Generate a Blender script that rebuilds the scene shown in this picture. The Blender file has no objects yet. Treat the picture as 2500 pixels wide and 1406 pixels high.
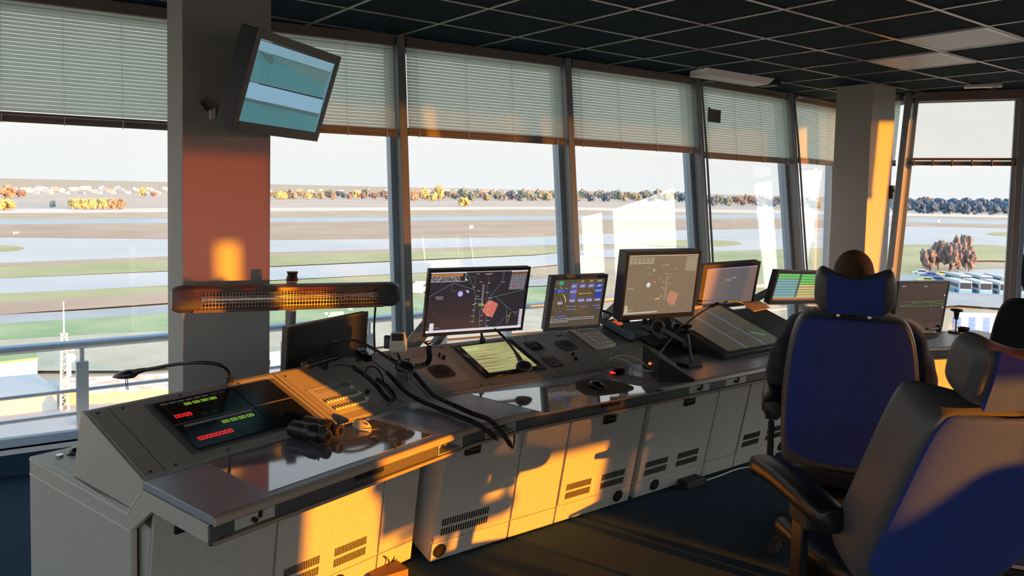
import bpy, bmesh, math, random
import numpy as np
from mathutils import Matrix, Vector, noise
random.seed(7)
PI = math.pi
SC = bpy.context.scene
COL = SC.collection
# ---------------------------------------------------------------- camera (2500x1406 frame)
FPX, CX, CY = 1871.0, 1250.0, 569.6
YAW, PIT, ROL, HC = .9305, .0582, .0229, 1.75
_cp, _sp = math.cos(PIT), math.sin(PIT)
_f = np.array([math.cos(YAW)*_cp, math.sin(YAW)*_cp, -_sp])
_r0 = np.array([math.sin(YAW), -math.cos(YAW), 0.0]); _u0 = np.cross(_r0, _f)
_r = math.cos(ROL)*_r0 + math.sin(ROL)*_u0
_u = -math.sin(ROL)*_r0 + math.cos(ROL)*_u0
CAMP = np.array([0, 0, HC])
cam = bpy.data.objects.new('camera', bpy.data.cameras.new('camera')); COL.objects.link(cam)
cam.matrix_world = Matrix(((_r[0], _u[0], -_f[0], 0), (_r[1], _u[1], -_f[1], 0), (_r[2], _u[2], -_f[2], HC), (0, 0, 0, 1)))
cam.data.sensor_width = 36; cam.data.lens = FPX/2500*36
cam.data.shift_y = -(703-CY)/2500; cam.data.clip_end = 20000; cam.data.clip_start = .05
SC.camera = cam
SC.view_settings.view_transform = 'Standard'; SC.view_settings.look = 'None'
SC.view_settings.exposure = 0.0; SC.view_settings.gamma = 1.0; SC.view_settings.use_curve_mapping = False
# ---------------------------------------------------------------- sun and sky
SUN_EL, SUN_H = math.radians(2.6), (.32, -.947)
TOSUN = Vector((SUN_H[0], SUN_H[1], math.tan(SUN_EL))).normalized()
sl = bpy.data.lights.new('evening_sun', 'SUN'); sl.energy = 18; sl.color = (1.0, .285, .002); sl.angle = math.radians(.7)
so = bpy.data.objects.new('evening_sun', sl); COL.objects.link(so)
so.rotation_euler = TOSUN.to_track_quat('Z', 'Y').to_euler(); so.location = (40, -120, 60)
W = bpy.data.worlds.new('evening_sky'); SC.world = W; W.use_nodes = True
nt = W.node_tree; nt.nodes.clear()
def N(t, k, **kw):
    n = t.nodes.new(k)
    for a, b in kw.items(): setattr(n, a, b)
    return n
geo = N(nt, 'ShaderNodeTexCoord')
dot = N(nt, 'ShaderNodeVectorMath', operation='DOT_PRODUCT'); dot.inputs[1].default_value = TOSUN
nt.links.new(geo.outputs['Generated'], dot.inputs[0])
r1 = N(nt, 'ShaderNodeValToRGB')
nt.links.new(dot.outputs['Value'], r1.inputs[0])
e = r1.color_ramp.elements
e[0].position = 0.0; e[0].color = (1.13, 1.11, 1.10, 1)
e[1].position = 1.0; e[1].color = (6.5, 5.6, 4.8, 1)
for p_, c_ in ((.25, (1.5, 1.6, 1.75, 1)), (.7, (3.6, 3.8, 4.0, 1))):
    q = e.new(p_); q.color = c_
sep = N(nt, 'ShaderNodeSeparateXYZ'); nt.links.new(geo.outputs['Generated'], sep.inputs[0])
r2 = N(nt, 'ShaderNodeValToRGB'); nt.links.new(sep.outputs['Z'], r2.inputs[0])
e = r2.color_ramp.elements
e[0].position = 0.0; e[0].color = (.97, .99, 1.03, 1); e[1].position = .9; e[1].color = (.6, .95, 1.35, 1)
for p_, c_ in ((.05, (1, 1, 1, 1)), (.25, (.95, .98, 1.0, 1))):
    q = e.new(p_); q.color = c_
mul = N(nt, 'ShaderNodeMix', data_type='RGBA', blend_type='MULTIPLY'); mul.inputs[0].default_value = 1
nt.links.new(r1.outputs[0], mul.inputs[6]); nt.links.new(r2.outputs[0], mul.inputs[7])
bg = N(nt, 'ShaderNodeBackground'); bg.inputs[1].default_value = 1.0
ow = N(nt, 'ShaderNodeOutputWorld')
nt.links.new(mul.outputs[2], bg.inputs[0]); nt.links.new(bg.outputs[0], ow.inputs[0])
# ---------------------------------------------------------------- measuring helpers
def ray(x, y): return _f + _r*(x-CX)/FPX - _u*(y-CY)/FPX
def at(x, y, z):
    d = ray(x, y); return Vector(CAMP + d*((z-HC)/d[2]))
def onpl(x, y, p, n):
    d = ray(x, y); p = np.array(p, float); n = np.array(n, float)
    return Vector(CAMP + d*(np.dot(p-CAMP, n)/np.dot(d, n)))
# ---------------------------------------------------------------- object helpers
def tag(o, label=None, cat=None, group=None, kind=None):
    if label: o['label'] = label
    if cat: o['category'] = cat
    if group: o['group'] = group
    if kind: o['kind'] = kind
    return o
def empty(name, M, label, cat, group=None):
    o = bpy.data.objects.new(name, None); COL.objects.link(o)
    o.matrix_world = M if isinstance(M, Matrix) else Matrix.Translation(M)
    o.empty_display_size = .05
    return tag(o, label, cat, group)
def copy_tree(o, parent=None):
    c = o.copy(); COL.objects.link(c)
    if parent: c.parent = parent
    for ch in list(o.children): copy_tree(ch, c)
    return c
def frame(o, e1, e3=(0, 0, 1)):
    e1 = Vector(e1).normalized(); e3 = Vector(e3); e3 = (e3-e1*e3.dot(e1)).normalized(); e2 = e3.cross(e1)
    return Matrix(((e1[0], e2[0], e3[0], o[0]), (e1[1], e2[1], e3[1], o[1]), (e1[2], e2[2], e3[2], o[2]), (0, 0, 0, 1)))
def smooth(pts, k=6, closed=False):
    pts = [Vector(p) for p in pts]; n = len(pts); out = []
    for i in range(n if closed else n-1):
        if closed: a, b, c, d = pts[i-1], pts[i], pts[(i+1) % n], pts[(i+2) % n]
        else: a, b, c, d = pts[max(i-1, 0)], pts[i], pts[i+1], pts[min(i+2, n-1)]
        for j in range(k):
            t = j/k
            out.append(.5*((2*b)+(c-a)*t+(2*a-5*b+4*c-d)*t*t+(3*b-a-3*c+d)*t**3))
    if not closed: out.append(pts[-1])
    return out
class MB:
    def __init__(s): s.v = []; s.f = []; s.m = []
    def add(s, vs, fs, m=0):
        b = len(s.v); s.v += [Vector(v) for v in vs]
        for f in fs: s.f.append([b+i for i in f]); s.m.append(m)
        return s
    def box(s, c, d, m=0, M=None):
        x, y, z = c; a, b, h = d[0]/2, d[1]/2, d[2]/2
        vs = [Vector((x+i*a, y+j*b, z+k*h)) for k in (-1, 1) for j in (-1, 1) for i in (-1, 1)]
        if M: vs = [M @ v for v in vs]
        return s.add(vs, [(0, 2, 3, 1), (4, 5, 7, 6), (0, 1, 5, 4), (2, 6, 7, 3), (0, 4, 6, 2), (1, 3, 7, 5)], m)
    def box2(s, a, b, m=0, M=None):
        return s.box([(a[i]+b[i])/2 for i in range(3)], [abs(b[i]-a[i]) for i in range(3)], m, M)
    def bar(s, a, b, w, h, m=0, up=(0, 0, 1)):
        a, b = Vector(a), Vector(b); d = b-a; L = d.length
        u = Vector(up)
        if abs(d.normalized().dot(u)) > .98: u = Vector((1, 0, 0))
        M = frame((a+b)/2, d, u); return s.box((0, 0, 0), (L, w, h), m, M)
    def prism(s, poly, h0, h1, m=0, M=None):
        n = len(poly); vs = [Vector((p[0], p[1], h0)) for p in poly]+[Vector((p[0], p[1], h1)) for p in poly]
        if M: vs = [M @ v for v in vs]
        fs = [tuple(range(n))[::-1], tuple(range(n, 2*n))]+[(i, (i+1) % n, n+(i+1) % n, n+i) for i in range(n)]
        return s.add(vs, fs, m)
    def xprism(s, prof, x0, x1, m=0, M=None):     # profile of (y,z) pushed along x
        Q = Matrix(((0, 0, 1, 0), (1, 0, 0, 0), (0, 1, 0, 0), (0, 0, 0, 1)))
        return s.prism(prof, x0, x1, m, (M @ Q) if M else Q)
    def slab(s, quad, t, m=0):                    # a flat polygon in space given thickness t
        q = [Vector(p) for p in quad]; n = (q[1]-q[0]).cross(q[2]-q[0]).normalized()*t; k = len(q)
        return s.add(q+[p+n for p in q], [tuple(range(k))[::-1], tuple(range(k, 2*k))]+[(i, (i+1) % k, k+(i+1) % k, k+i) for i in range(k)], m)
    def cyl(s, a, b, r, r2=None, n=16, m=0):
        a, b = Vector(a), Vector(b); r2 = r if r2 is None else r2
        M = frame(a, b-a, (0, 0, 1) if abs((b-a).normalized().z) < .9 else (1, 0, 0)); L = (b-a).length
        vs = [M @ Vector((x, rr*math.cos(2*PI*i/n), rr*math.sin(2*PI*i/n))) for x, rr in ((0, r), (L, r2)) for i in range(n)]
        return s.add(vs, [tuple(range(n))[::-1], tuple(range(n, 2*n))]+[(i, (i+1) % n, n+(i+1) % n, n+i) for i in range(n)], m)
    def loft(s, rings, m=0, caps=True):
        n = len(rings[0]); b = []
        for r in rings: b += [Vector(p) for p in r]
        fs = [(k*n+i, k*n+(i+1) % n, (k+1)*n+(i+1) % n, (k+1)*n+i) for k in range(len(rings)-1) for i in range(n)]
        if caps: fs += [tuple(range(n))[::-1], tuple(range((len(rings)-1)*n, len(rings)*n))]
        return s.add(b, fs, m)
    def tube(s, pts, r, n=8, m=0, sm=0):
        pts = smooth(pts, sm) if sm else [Vector(p) for p in pts]
        rr = r if isinstance(r, (list, tuple)) else None
        rings = []; up = Vector((.13, .21, .97))
        for i, p in enumerate(pts):
            d = (pts[min(i+1, len(pts)-1)]-pts[max(i-1, 0)])
            d = d.normalized() if d.length > 1e-9 else Vector((0, 0, 1))
            a = up-d*up.dot(d)
            if a.length < 1e-4: a = Vector((1, 0, 0))-d*d.x
            a.normalize(); up = a; b = d.cross(a)
            q = rr[min(int(i*len(rr)/len(pts)), len(rr)-1)] if rr else r
            rings.append([p+(a*math.cos(2*PI*j/n)+b*math.sin(2*PI*j/n))*q for j in range(n)])
        return s.loft(rings, m)
    def coil(s, pts, R, r, pitch, m=0, sm=8, seg=9, n=4):
        pts = smooth(pts, sm); L = [0]
        for i in range(1, len(pts)): L.append(L[-1]+(pts[i]-pts[i-1]).length)
        tot = L[-1]; cnt = int(tot/pitch*seg); out = []; k = 0; up = Vector((.1, .2, .97))
        for i in range(cnt+1):
            t = tot*i/cnt
            while k < len(L)-2 and L[k+1] < t: k += 1
            w = (t-L[k])/max(L[k+1]-L[k], 1e-9); p = pts[k].lerp(pts[k+1], w); d = (pts[k+1]-pts[k]).normalized()
            a = up-d*up.dot(d); a.normalize(); up = a; b = d.cross(a); th = 2*PI*i/seg
            out.append(p+(a*math.cos(th)+b*math.sin(th))*R)
        return s.tube(out, r, n, m)
    def ball(s, c, r, m=0, nu=16, nv=10, M=None):
        r = (r, r, r) if not isinstance(r, (tuple, list)) else r; c = Vector(c)
        vs = []; fs = []
        for j in range(1, nv):
            t = PI*j/nv
            for i in range(nu):
                p = 2*PI*i/nu; vs.append(Vector((r[0]*math.sin(t)*math.cos(p), r[1]*math.sin(t)*math.sin(p), r[2]*math.cos(t))))
        for j in range(nv-2):
            for i in range(nu): fs.append((j*nu+i, (j+1)*nu+i, (j+1)*nu+(i+1) % nu, j*nu+(i+1) % nu))
        vs += [Vector((0, 0, r[2])), Vector((0, 0, -r[2]))]; a, b = len(vs)-2, len(vs)-1
        for i in range(nu): fs.append((a, i, (i+1) % nu)); fs.append((b, (nv-2)*nu+(i+1) % nu, (nv-2)*nu+i))
        vs = [(M @ v if M else v)+c for v in vs]
        return s.add(vs, fs, m)
    def build(s, name, mats, parent=None, bevel=0, sm=False, bseg=2):
        me = bpy.data.meshes.new(name); me.from_pydata([tuple(v) for v in s.v], [], s.f)
        mats = mats if isinstance(mats, (list, tuple)) else [mats]
        for m in mats: me.materials.append(m)
        for p, k in zip(me.polygons, s.m): p.material_index = k
        bm = bmesh.new(); bm.from_mesh(me); bmesh.ops.recalc_face_normals(bm, faces=bm.faces); bm.to_mesh(me); bm.free()
        o = bpy.data.objects.new(name, me); COL.objects.link(o)
        if parent: o.parent = parent
        if sm or bevel:
            for p in me.polygons: p.use_smooth = True
            if not bevel: me.set_sharp_from_angle(angle=math.radians(50 if sm is True else sm))
        if bevel:
            b = o.modifiers.new('edge', 'BEVEL'); b.width = bevel; b.segments = bseg; b.limit_method = 'ANGLE'; b.angle_limit = math.radians(40); b.harden_normals = False
            me.set_sharp_from_angle(angle=math.radians(70))
        me.update(); return o
def rrect(w, h, r, k=4, cx=0, cy=0):
    out = []
    for sx, sy, a0 in ((1, 1, 0), (-1, 1, 90), (-1, -1, 180), (1, -1, 270)):
        for i in range(k+1):
            a = math.radians(a0+90*i/k); out.append((cx+sx*(w/2-r)+r*math.cos(a), cy+sy*(h/2-r)+r*math.sin(a)))
    return out
# ---------------------------------------------------------------- materials
def mat(name, col, rough=.5, metal=0, spec=.5, emit=None, es=1, coat=0, bump=0, bscale=200, var=0, vscale=30, col2=None, sheen=0, trans=0):
    m = bpy.data.materials.new(name); m.use_nodes = True; t = m.node_tree; b = t.nodes['Principled BSDF']
    b.inputs['Base Color'].default_value = (*col, 1); b.inputs['Roughness'].default_value = rough
    b.inputs['Metallic'].default_value = metal; b.inputs['Specular IOR Level'].default_value = spec
    b.inputs['Coat Weight'].default_value = coat; b.inputs['Coat Roughness'].default_value = .06
    b.inputs['Sheen Weight'].default_value = sheen
    if emit: b.inputs['Emission Color'].default_value = (*emit, 1); b.inputs['Emission Strength'].default_value = es
    if bump or var or col2:
        tc = N(t, 'ShaderNodeTexCoord'); nz = N(t, 'ShaderNodeTexNoise'); nz.inputs['Scale'].default_value = vscale; nz.inputs['Detail'].default_value = 4
        t.links.new(tc.outputs['Object'], nz.inputs['Vector'])
        if var or col2:
            rp = N(t, 'ShaderNodeValToRGB'); c2 = col2 or tuple(min(1, c*(1+var)) for c in col); c1 = col if col2 else tuple(c*(1-var) for c in col)
            rp.color_ramp.elements[0].position = .35; rp.color_ramp.elements[1].position = .65
            rp.color_ramp.elements[0].color = (*c1, 1); rp.color_ramp.elements[1].color = (*c2, 1)
            t.links.new(nz.outputs['Fac'], rp.inputs[0]); t.links.new(rp.outputs[0], b.inputs['Base Color'])
        if bump:
            nb = N(t, 'ShaderNodeTexNoise'); nb.inputs['Scale'].default_value = bscale; nb.inputs['Detail'].default_value = 2
            t.links.new(tc.outputs['Object'], nb.inputs['Vector'])
            bp = N(t, 'ShaderNodeBump'); bp.inputs['Strength'].default_value = bump; bp.inputs['Distance'].default_value = .002
            t.links.new(nb.outputs['Fac'], bp.inputs['Height']); t.links.new(bp.outputs[0], b.inputs['Normal'])
    return m
def glassmat(name, tint, ior=1.5, rough=0.0):
    m = bpy.data.materials.new(name); m.use_nodes = True; t = m.node_tree; t.nodes.clear()
    tr = N(t, 'ShaderNodeBsdfTransparent'); tr.inputs[0].default_value = (*tint, 1)
    gl = N(t, 'ShaderNodeBsdfGlossy'); gl.inputs['Roughness'].default_value = rough
    fr = N(t, 'ShaderNodeFresnel'); ge = N(t, 'ShaderNodeNewGeometry'); mr = N(t, 'ShaderNodeMapRange')
    mr.inputs[3].default_value = ior; mr.inputs[4].default_value = 1/ior      # same reflectance from either side of the sheet
    t.links.new(ge.outputs['Backfacing'], mr.inputs[0]); t.links.new(mr.outputs[0], fr.inputs[0])
    mx = N(t, 'ShaderNodeMixShader'); o = N(t, 'ShaderNodeOutputMaterial')
    t.links.new(fr.outputs[0], mx.inputs[0]); t.links.new(tr.outputs[0], mx.inputs[1]); t.links.new(gl.outputs[0], mx.inputs[2]); t.links.new(mx.outputs[0], o.inputs[0])
    return m
def translucent(name, col, k=.5):
    m = bpy.data.materials.new(name); m.use_nodes = True; t = m.node_tree; t.nodes.clear()
    d = N(t, 'ShaderNodeBsdfDiffuse'); d.inputs[0].default_value = (*col, 1)
    l = N(t, 'ShaderNodeBsdfTranslucent'); l.inputs[0].default_value = (*col, 1)
    mx = N(t, 'ShaderNodeMixShader'); mx.inputs[0].default_value = k; o = N(t, 'ShaderNodeOutputMaterial')
    t.links.new(d.outputs[0], mx.inputs[1]); t.links.new(l.outputs[0], mx.inputs[2]); t.links.new(mx.outputs[0], o.inputs[0])
    return m
M_ = {}
M_['beige'] = mat('console_paint', (.42, .42, .385), .42, var=.05, vscale=60, bump=.15, bscale=900)
M_['beige2'] = mat('panel_paint', (.34, .325, .285), .45, bump=.2, bscale=900)
M_['edge'] = mat('worktop_edge_laminate', (.33, .27, .22), .35, bump=.1, bscale=600)
M_['worktop'] = mat('speckled_worktop_laminate', (.21, .235, .29), .3, col2=(.32, .345, .41), vscale=260)
M_['speck'] = mat('dark_speckled_panel', (.03, .033, .04), .45, col2=(.11, .11, .12), vscale=330)
M_['black'] = mat('black_plastic', (.012, .012, .013), .35)
M_['blackm'] = mat('matt_black_plastic', (.018, .018, .019), .6, bump=.2, bscale=500)
M_['hole'] = mat('deep_black_recess', (.004, .004, .004), .8)
M_['gloss'] = mat('gloss_black_acrylic', (.006, .006, .008), .16)
M_['grey'] = mat('grey_plastic', (.12, .12, .13), .45)
M_['steel'] = mat('brushed_steel', (.55, .56, .58), .3, metal=1)
M_['chrome'] = mat('chrome', (.8, .8, .8), .12, metal=1)
M_['bezel'] = mat('monitor_bezel_plastic', (.035, .034, .036), .4)
M_['bezelg'] = mat('grey_monitor_bezel', (.14, .14, .15), .45)
M_['pillar'] = mat('painted_plaster', (.36, .355, .335), .75, bump=.25, bscale=260)
M_['frame'] = mat('window_frame_paint', (.25, .27, .285), .4)
M_['frameo'] = mat('outer_frame_aluminium', (.38, .50, .62), .4)
M_['rail'] = mat('galvanised_rail', (.42, .5, .58), .4, metal=.6)
M_['sill'] = mat('white_sill_paint', (.75, .75, .76), .5)
M_['carpetb'] = mat('blue_carpet_base', (.01, .045, .085), .95)
M_['glass'] = glassmat('window_glass', (.97, .985, .98), 1.75)
M_['blue'] = mat('blue_woven_upholstery', (.024, .055, .29), .85, bump=.6, bscale=700, var=.25, vscale=500)
M_['leather'] = mat('grey_leather', (.10, .10, .105), .42, bump=.35, bscale=160)
M_['bleather'] = mat('black_leather', (.014, .014, .016), .34, bump=.25, bscale=160)
M_['fabk'] = mat('black_mesh_fabric', (.012, .012, .018), .8, bump=.6, bscale=900)
M_['paper'] = mat('white_paper', (.7, .68, .66), .6)
M_['ivory'] = mat('ivory_plastic', (.62, .58, .48), .4)
M_['ivoryk'] = mat('ivory_keycap', (.72, .66, .55), .4)
M_['orange'] = mat('amber_mouse_plastic', (.75, .62, .42), .3)
M_['skin'] = mat('skin', (.55, .32, .22), .5)
M_['hair'] = mat('short_brown_hair', (.10, .055, .03), .8, bump=1, bscale=400, var=.3, vscale=300)
M_['sweater'] = mat('dark_navy_knit', (.014, .015, .035), .9, bump=.8, bscale=300, sheen=.3)
M_['trouser'] = mat('dark_trousers', (.02, .02, .025), .85)
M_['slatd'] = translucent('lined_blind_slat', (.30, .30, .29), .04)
M_['screen'] = glassmat('tinted_sunscreen', (.36, .22, .10), 1.2)
M_['slat'] = translucent('blind_slat', (.78, .85, .82), .72)
M_['rollers'] = mat('blind_rail_paint', (.17, .14, .13), .5)
M_['cord'] = mat('blind_ladder_cord', (.75, .8, .78), .6)
M_['diff'] = mat('light_diffuser', (.45, .44, .46), .35, bump=.6, bscale=150)
M_['ledr'] = mat('red_led', (.1, 0, 0), .4, emit=(1, .02, .02), es=1.6)
M_['ledg'] = mat('green_led', (0, .1, 0), .4, emit=(.35, .62, .05), es=.8)
M_['ledo'] = mat('orange_lamp', (.2, .05, .01), .4, emit=(1, .16, .03), es=2)
M_['labelg'] = mat('grey_label', (.35, .34, .35), .5)
M_['dimw'] = mat('dim_legend_print', (.09, .09, .095), .5)
M_['desk_film'] = mat('clear_desk_film_over_chart', (.15, .16, .20), .05, spec=.8, coat=.9, col2=(.20, .21, .26), vscale=30)
def E(name, col, s=1.0):
    return mat(name, (.01, .01, .01), .35, emit=col, es=s)
# carpet
def carpet():
    m = mat('carpet', (.003, .018, .034), .98, bump=1.0, bscale=420, col2=(.006, .058, .120), vscale=330); return m
M_['carpet'] = carpet()
# ================================================================ THE ROOM
ZT, ZS, LEAN = 2.883, .15, .12
def S(o, label=None): o['kind'] = 'structure'; (label and o.__setitem__('label', label)); return o
TOP = [(-1.7, 5.75), (-.15, 5.66), (1.4, 5.53), (2.82, 5.33), (4.35, 5.178), (5.954, 5.105), (7.608, 5.167), (8.95, 5.31),
       (8.488, 4.165), (8.928, 3.251), (9.6, 1.2), (9.75, -1.0), (8.8, -3.5), (6.9, -3.5), (5.05, -3.5), (3.15, -3.5), (1.0, -3.5), (-1.2, -3.5), (-2.6, -1.5), (-2.9, 1.2), (-2.5, 3.6)]
nT = len(TOP)
INW = []
for i in range(nT):
    a, b = Vector(TOP[i]), Vector(TOP[(i+1) % nT]); d = (b-a).normalized(); INW.append(Vector((d.y, -d.x)))
VIN = [((INW[i-1]+INW[i]).normalized()) for i in range(nT)]
def wp(i, z, off=0.0):           # a point on the leaning facade at vertex i
    i %= nT; q = Vector(TOP[i])+VIN[i]*(LEAN*(ZT-z)+off); return Vector((q.x, q.y, z))
def wpl(i, t, z, off=0.0):
    a, b = wp(i, z), wp(i+1, z); p = a.lerp(b, t); return p+Vector((INW[i].x, INW[i].y, 0))*off
cen = [Vector((p[0], p[1])) for p in TOP]
outer = [wp(i, ZT, -.3) for i in range(nT)]
S(MB().prism([(p.x, p.y) for p in outer], -.12, 0.0).build('floor', M_['carpet']), 'dark teal carpet floor of the control room')
# ceiling: dark tiles with a raised metal grid
ctile = mat('dark_ceiling_tile', (.004, .016, .027), .9, bump=.5, bscale=350, spec=.1, col2=(.008, .027, .042), vscale=8)
S(MB().prism([(p.x, p.y) for p in outer], ZT, ZT+.12).build('ceiling', ctile), 'dark blue tiled suspended ceiling')
def inside(x, y):
    c = False
    for i in range(nT):
        (x1, y1), (x2, y2) = TOP[i], TOP[(i+1) % nT]
        if (y1 > y) != (y2 > y) and x < (x2-x1)*(y-y1)/(y2-y1)+x1: c = not c
    return c
OX, OY, DX, DY = 4.1327, 2.8294, .6753, .6
g = MB()
for k in range(-14, 10):
    for axis in (0, 1):
        pos = (OX+k*DX) if axis == 0 else (OY+k*DY)
        run = None; t = -5.0
        while t < 11:
            ok = inside(pos, t) if axis == 0 else inside(t, pos)
            if ok and run is None: run = t
            if not ok and run is not None:
                if axis == 0: g.box2((pos-.012, run, ZT-.008), (pos+.012, t-.05, ZT+.002))
                else: g.box2((run, pos-.012, ZT-.0085), (t-.05, pos+.012, ZT+.002))
                run = None
            t += .05
S(g.build('ceiling_grid', mat('ceiling_grid_metal', (.27, .26, .26), .3, metal=.5)), 'pale metal grid of the suspended ceiling')
for k, (i, j, lab) in enumerate(((2, -1, 'square perforated ceiling light panel nearest the right picture edge'), (3, 0, 'square perforated ceiling light panel just in front of the right pillar'))):
    x0, y0 = OX+i*DX, OY+j*DY
    t = empty('ceiling_light', Vector((x0+DX/2, y0+DY/2, ZT)), lab, 'ceiling light')
    MB().box2((-DX/2+.02, -DY/2+.02, -.012), (DX/2-.02, DY/2-.02, -.002)).build('diffuser', M_['diff'], t, bevel=.003)
    f = MB()
    for a, b in (((-DX/2+.012, -DY/2+.012), (DX/2-.012, -DY/2+.024)), ((-DX/2+.012, DY/2-.024), (DX/2-.012, DY/2-.012)), ((-DX/2+.012, -DY/2+.024), (-DX/2+.024, DY/2-.024)), ((DX/2-.024, -DY/2+.024), (DX/2-.012, DY/2-.024))):
        f.box2((a[0], a[1], -.016), (b[0], b[1], -.001))
    f.build('frame', M_['steel'], t)
# walls below the glass, mullions, panes
frost = mat('wall_paint', (.22, .215, .2), .7, bump=.2)
wn = 0
SIDES = {0: 'north', 1: 'north', 2: 'north', 3: 'north', 4: 'north', 5: 'north', 6: 'north', 7: 'corner', 8: 'east', 9: 'east', 10: 'east', 11: 'east', 12: 'south', 13: 'south', 14: 'south', 15: 'south', 16: 'south', 17: 'west', 18: 'west', 19: 'west', 20: 'west'}
SOLID = {16}                                     # full-height wall pieces behind the photographer
for i in range(nT):
    top = ZT if i in SOLID else ZS
    w = MB(); a, b, c, d = wp(i, 0), wp(i+1, 0), wp(i+1, top), wp(i, top)
    n = -Vector((INW[i].x, INW[i].y, 0))*.22
    w.add([a, b, c, d, a+n, b+n, c+n, d+n], [(0, 1, 2, 3), (4, 7, 6, 5), (0, 4, 5, 1), (1, 5, 6, 2), (2, 6, 7, 3), (3, 7, 4, 0)])
    S(w.build('wall_'+SIDES[i], frost if i in SOLID else M_['carpetb']), 'solid painted wall piece' if i in SOLID else 'low carpeted wall base under the glazing')
    if i in SOLID: continue
    wn += 1
    W0 = bpy.data.objects.new('window_%d' % wn, None); COL.objects.link(W0); S(W0, 'tall outward leaning window of the control tower'); 
    nn = Vector((INW[i].x, INW[i].y, 0))
    g0 = [wpl(i, .01, ZS, -.06), wpl(i, .99, ZS, -.06), wpl(i, .99, ZT, -.06), wpl(i, .01, ZT, -.06)]
    MB().slab(g0, .008).build('glass_pane', M_['glass'], W0)
    fr = MB(); L = (wp(i, ZS)-wp(i+1, ZS)).length; e = .05/L
    for t0 in (e*.9, 1-e*.9): fr.bar(wpl(i, t0, ZS, -.045), wpl(i, t0, ZT-.02, -.045), .055, .09, up=nn)
    fr.bar(wpl(i, .02, ZS+.03, -.045), wpl(i, .98, ZS+.03, -.045), .05, .05); fr.bar(wpl(i, .02, ZT-.06, -.045), wpl(i, .98, ZT-.06, -.045), .05, .09)
    fr.build('window_frame', M_['frameo'], W0)
    MB().slab([wpl(i, 0, ZS, -.2), wpl(i, 1, ZS, -.2), wpl(i, 1, ZS, .03), wpl(i, 0, ZS, .03)], .022).build('window_sill', M_['sill'], W0)
tr = 0
for i in range(nT):
    if i in (12, 13) : pass
    tr += 1; m = MB(); vi = Vector((VIN[i].x, VIN[i].y, 0))
    m.bar(wp(i, ZS+.02, .035), wp(i, ZT, .035), .062, .13, up=vi)
    S(m.build('trim_%d' % tr, M_['frame'], bevel=.004), 'dark grey mullion between two window panes')
for (i, t0, t1) in ((15, .04, .5),):
    if t1 > t0:
        w = MB().slab([wpl(i, t0, ZS, .0), wpl(i, t1, ZS, .0), wpl(i, t1, ZT, .0), wpl(i, t0, ZT, .0)], .1)
        S(w.build('wall_south', frost), 'narrow solid wall strip beside a rear window')
# pillars
PY = 4.3
xa, xb = onpl(445.5, 500, (0, PY, 0), (0, 1, 0)).x, onpl(660, 500, (0, PY, 0), (0, 1, 0)).x
yb = onpl(409, 500, (xa, 0, 0), (1, 0, 0)).y
S(MB().box2((xa, PY, 0), (xb, yb, ZT)).build('pillar', M_['pillar'], bevel=.004), 'square plastered pillar at the left in front of the windows')
S(MB().box2((7.46, 4.055, 0), (7.915, 4.44, ZT)).build('pillar', M_['pillar'], bevel=.004), 'square plastered pillar at the right behind the seated person')
sw = empty('wall_switch', onpl(2176, 469, (0, 4.05, 0), (0, 1, 0)), 'small dark switch box on the right pillar', 'switch')
MB().box((0, -.012, 0), (.05, .03, .14)).build('switch_body', M_['black'], sw, bevel=.004); MB().box((0, -.03, .02), (.02, .012, .035)).build('rocker', M_['grey'], sw)
# blinds
def blind(i, t0, t1, zb, n, label, full=False, z0=None):
    a, b = wpl(i, t0, ZT-.08, .055), wpl(i, t1, ZT-.08, .055)
    mid = (a+b)/2; T = empty('venetian_blind', Vector(mid), label, 'blind', 'venetian blinds along the glazing')
    nn = Vector((INW[i].x, INW[i].y, 0)); inv = Matrix.Translation(-mid); P = lambda t, z, o: inv @ wpl(i, t, z, o)
    h = MB(); h.bar(P(t0, ZT-.045, .06), P(t1, ZT-.045, .06), .055, .06)
    h.bar(P(t0, ZT-.012, .06), P(t1, ZT-.012, .06), .07, .02); h.build('head_rail', M_['rollers'], T, bevel=.003)
    s = MB(); pitch = .0245; z = ZT-.09
    u = (P(t1, z, 0)-P(t0, z, 0)).normalized()
    while z > zb+.055:
        ti = math.radians(66); off = nn*(.0125*math.cos(ti)); dz = Vector((0, 0, .0125*math.sin(ti)))
        p, q = P(t0+.004, z, .06), P(t1-.004, z, .06)
        s.slab([p-off+dz, q-off+dz, q+off-dz, p+off-dz], .0007); z -= pitch
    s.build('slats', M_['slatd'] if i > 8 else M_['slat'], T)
    r = MB(); r.bar(P(t0, zb+.045, .06), P(t1, zb+.045, .06), .028, .016); r.bar(P(t0, zb+.025, .062), P(t1, zb+.025, .062), .026, .02); r.bar(P(t0, zb+.005, .06), P(t1, zb+.005, .06), .03, .024)
    r.build('bottom_rail', M_['rollers'], T, bevel=.003)
    for k in range(n):
        t = t0+(t1-t0)*(.06+.88*k/max(1, n-1)); c = MB()
        for o in (.045, .075): c.bar(P(t, ZT-.07, o), P(t, zb+.02, o), .0035, .0012)
        c.bar(P(t, zb+.035, .078), P(t, zb-.014, .078), .014, .004); c.build('ladder_cord', M_['cord'], T)
    return T
blind(0, .06, .97, 2.09, 5, 'venetian blind mostly beyond the left picture edge')
blind(1, .03, .97, 2.085, 5, 'venetian blind of the window at far left, running behind the left pillar')
blind(2, .03, .97, 2.125, 5, 'venetian blind between the left pillar and the first mullion, behind the hung screen')
blind(3, .03, .97, 2.14, 4, 'venetian blind right of the first mullion, above the left radar monitor')
blind(4, .03, .97, 2.14, 4, 'venetian blind above the tall brown-lit radar monitor')
blind(5, .03, .97, 2.10, 4, 'venetian blind with a small dark notice hung on it')
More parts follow.
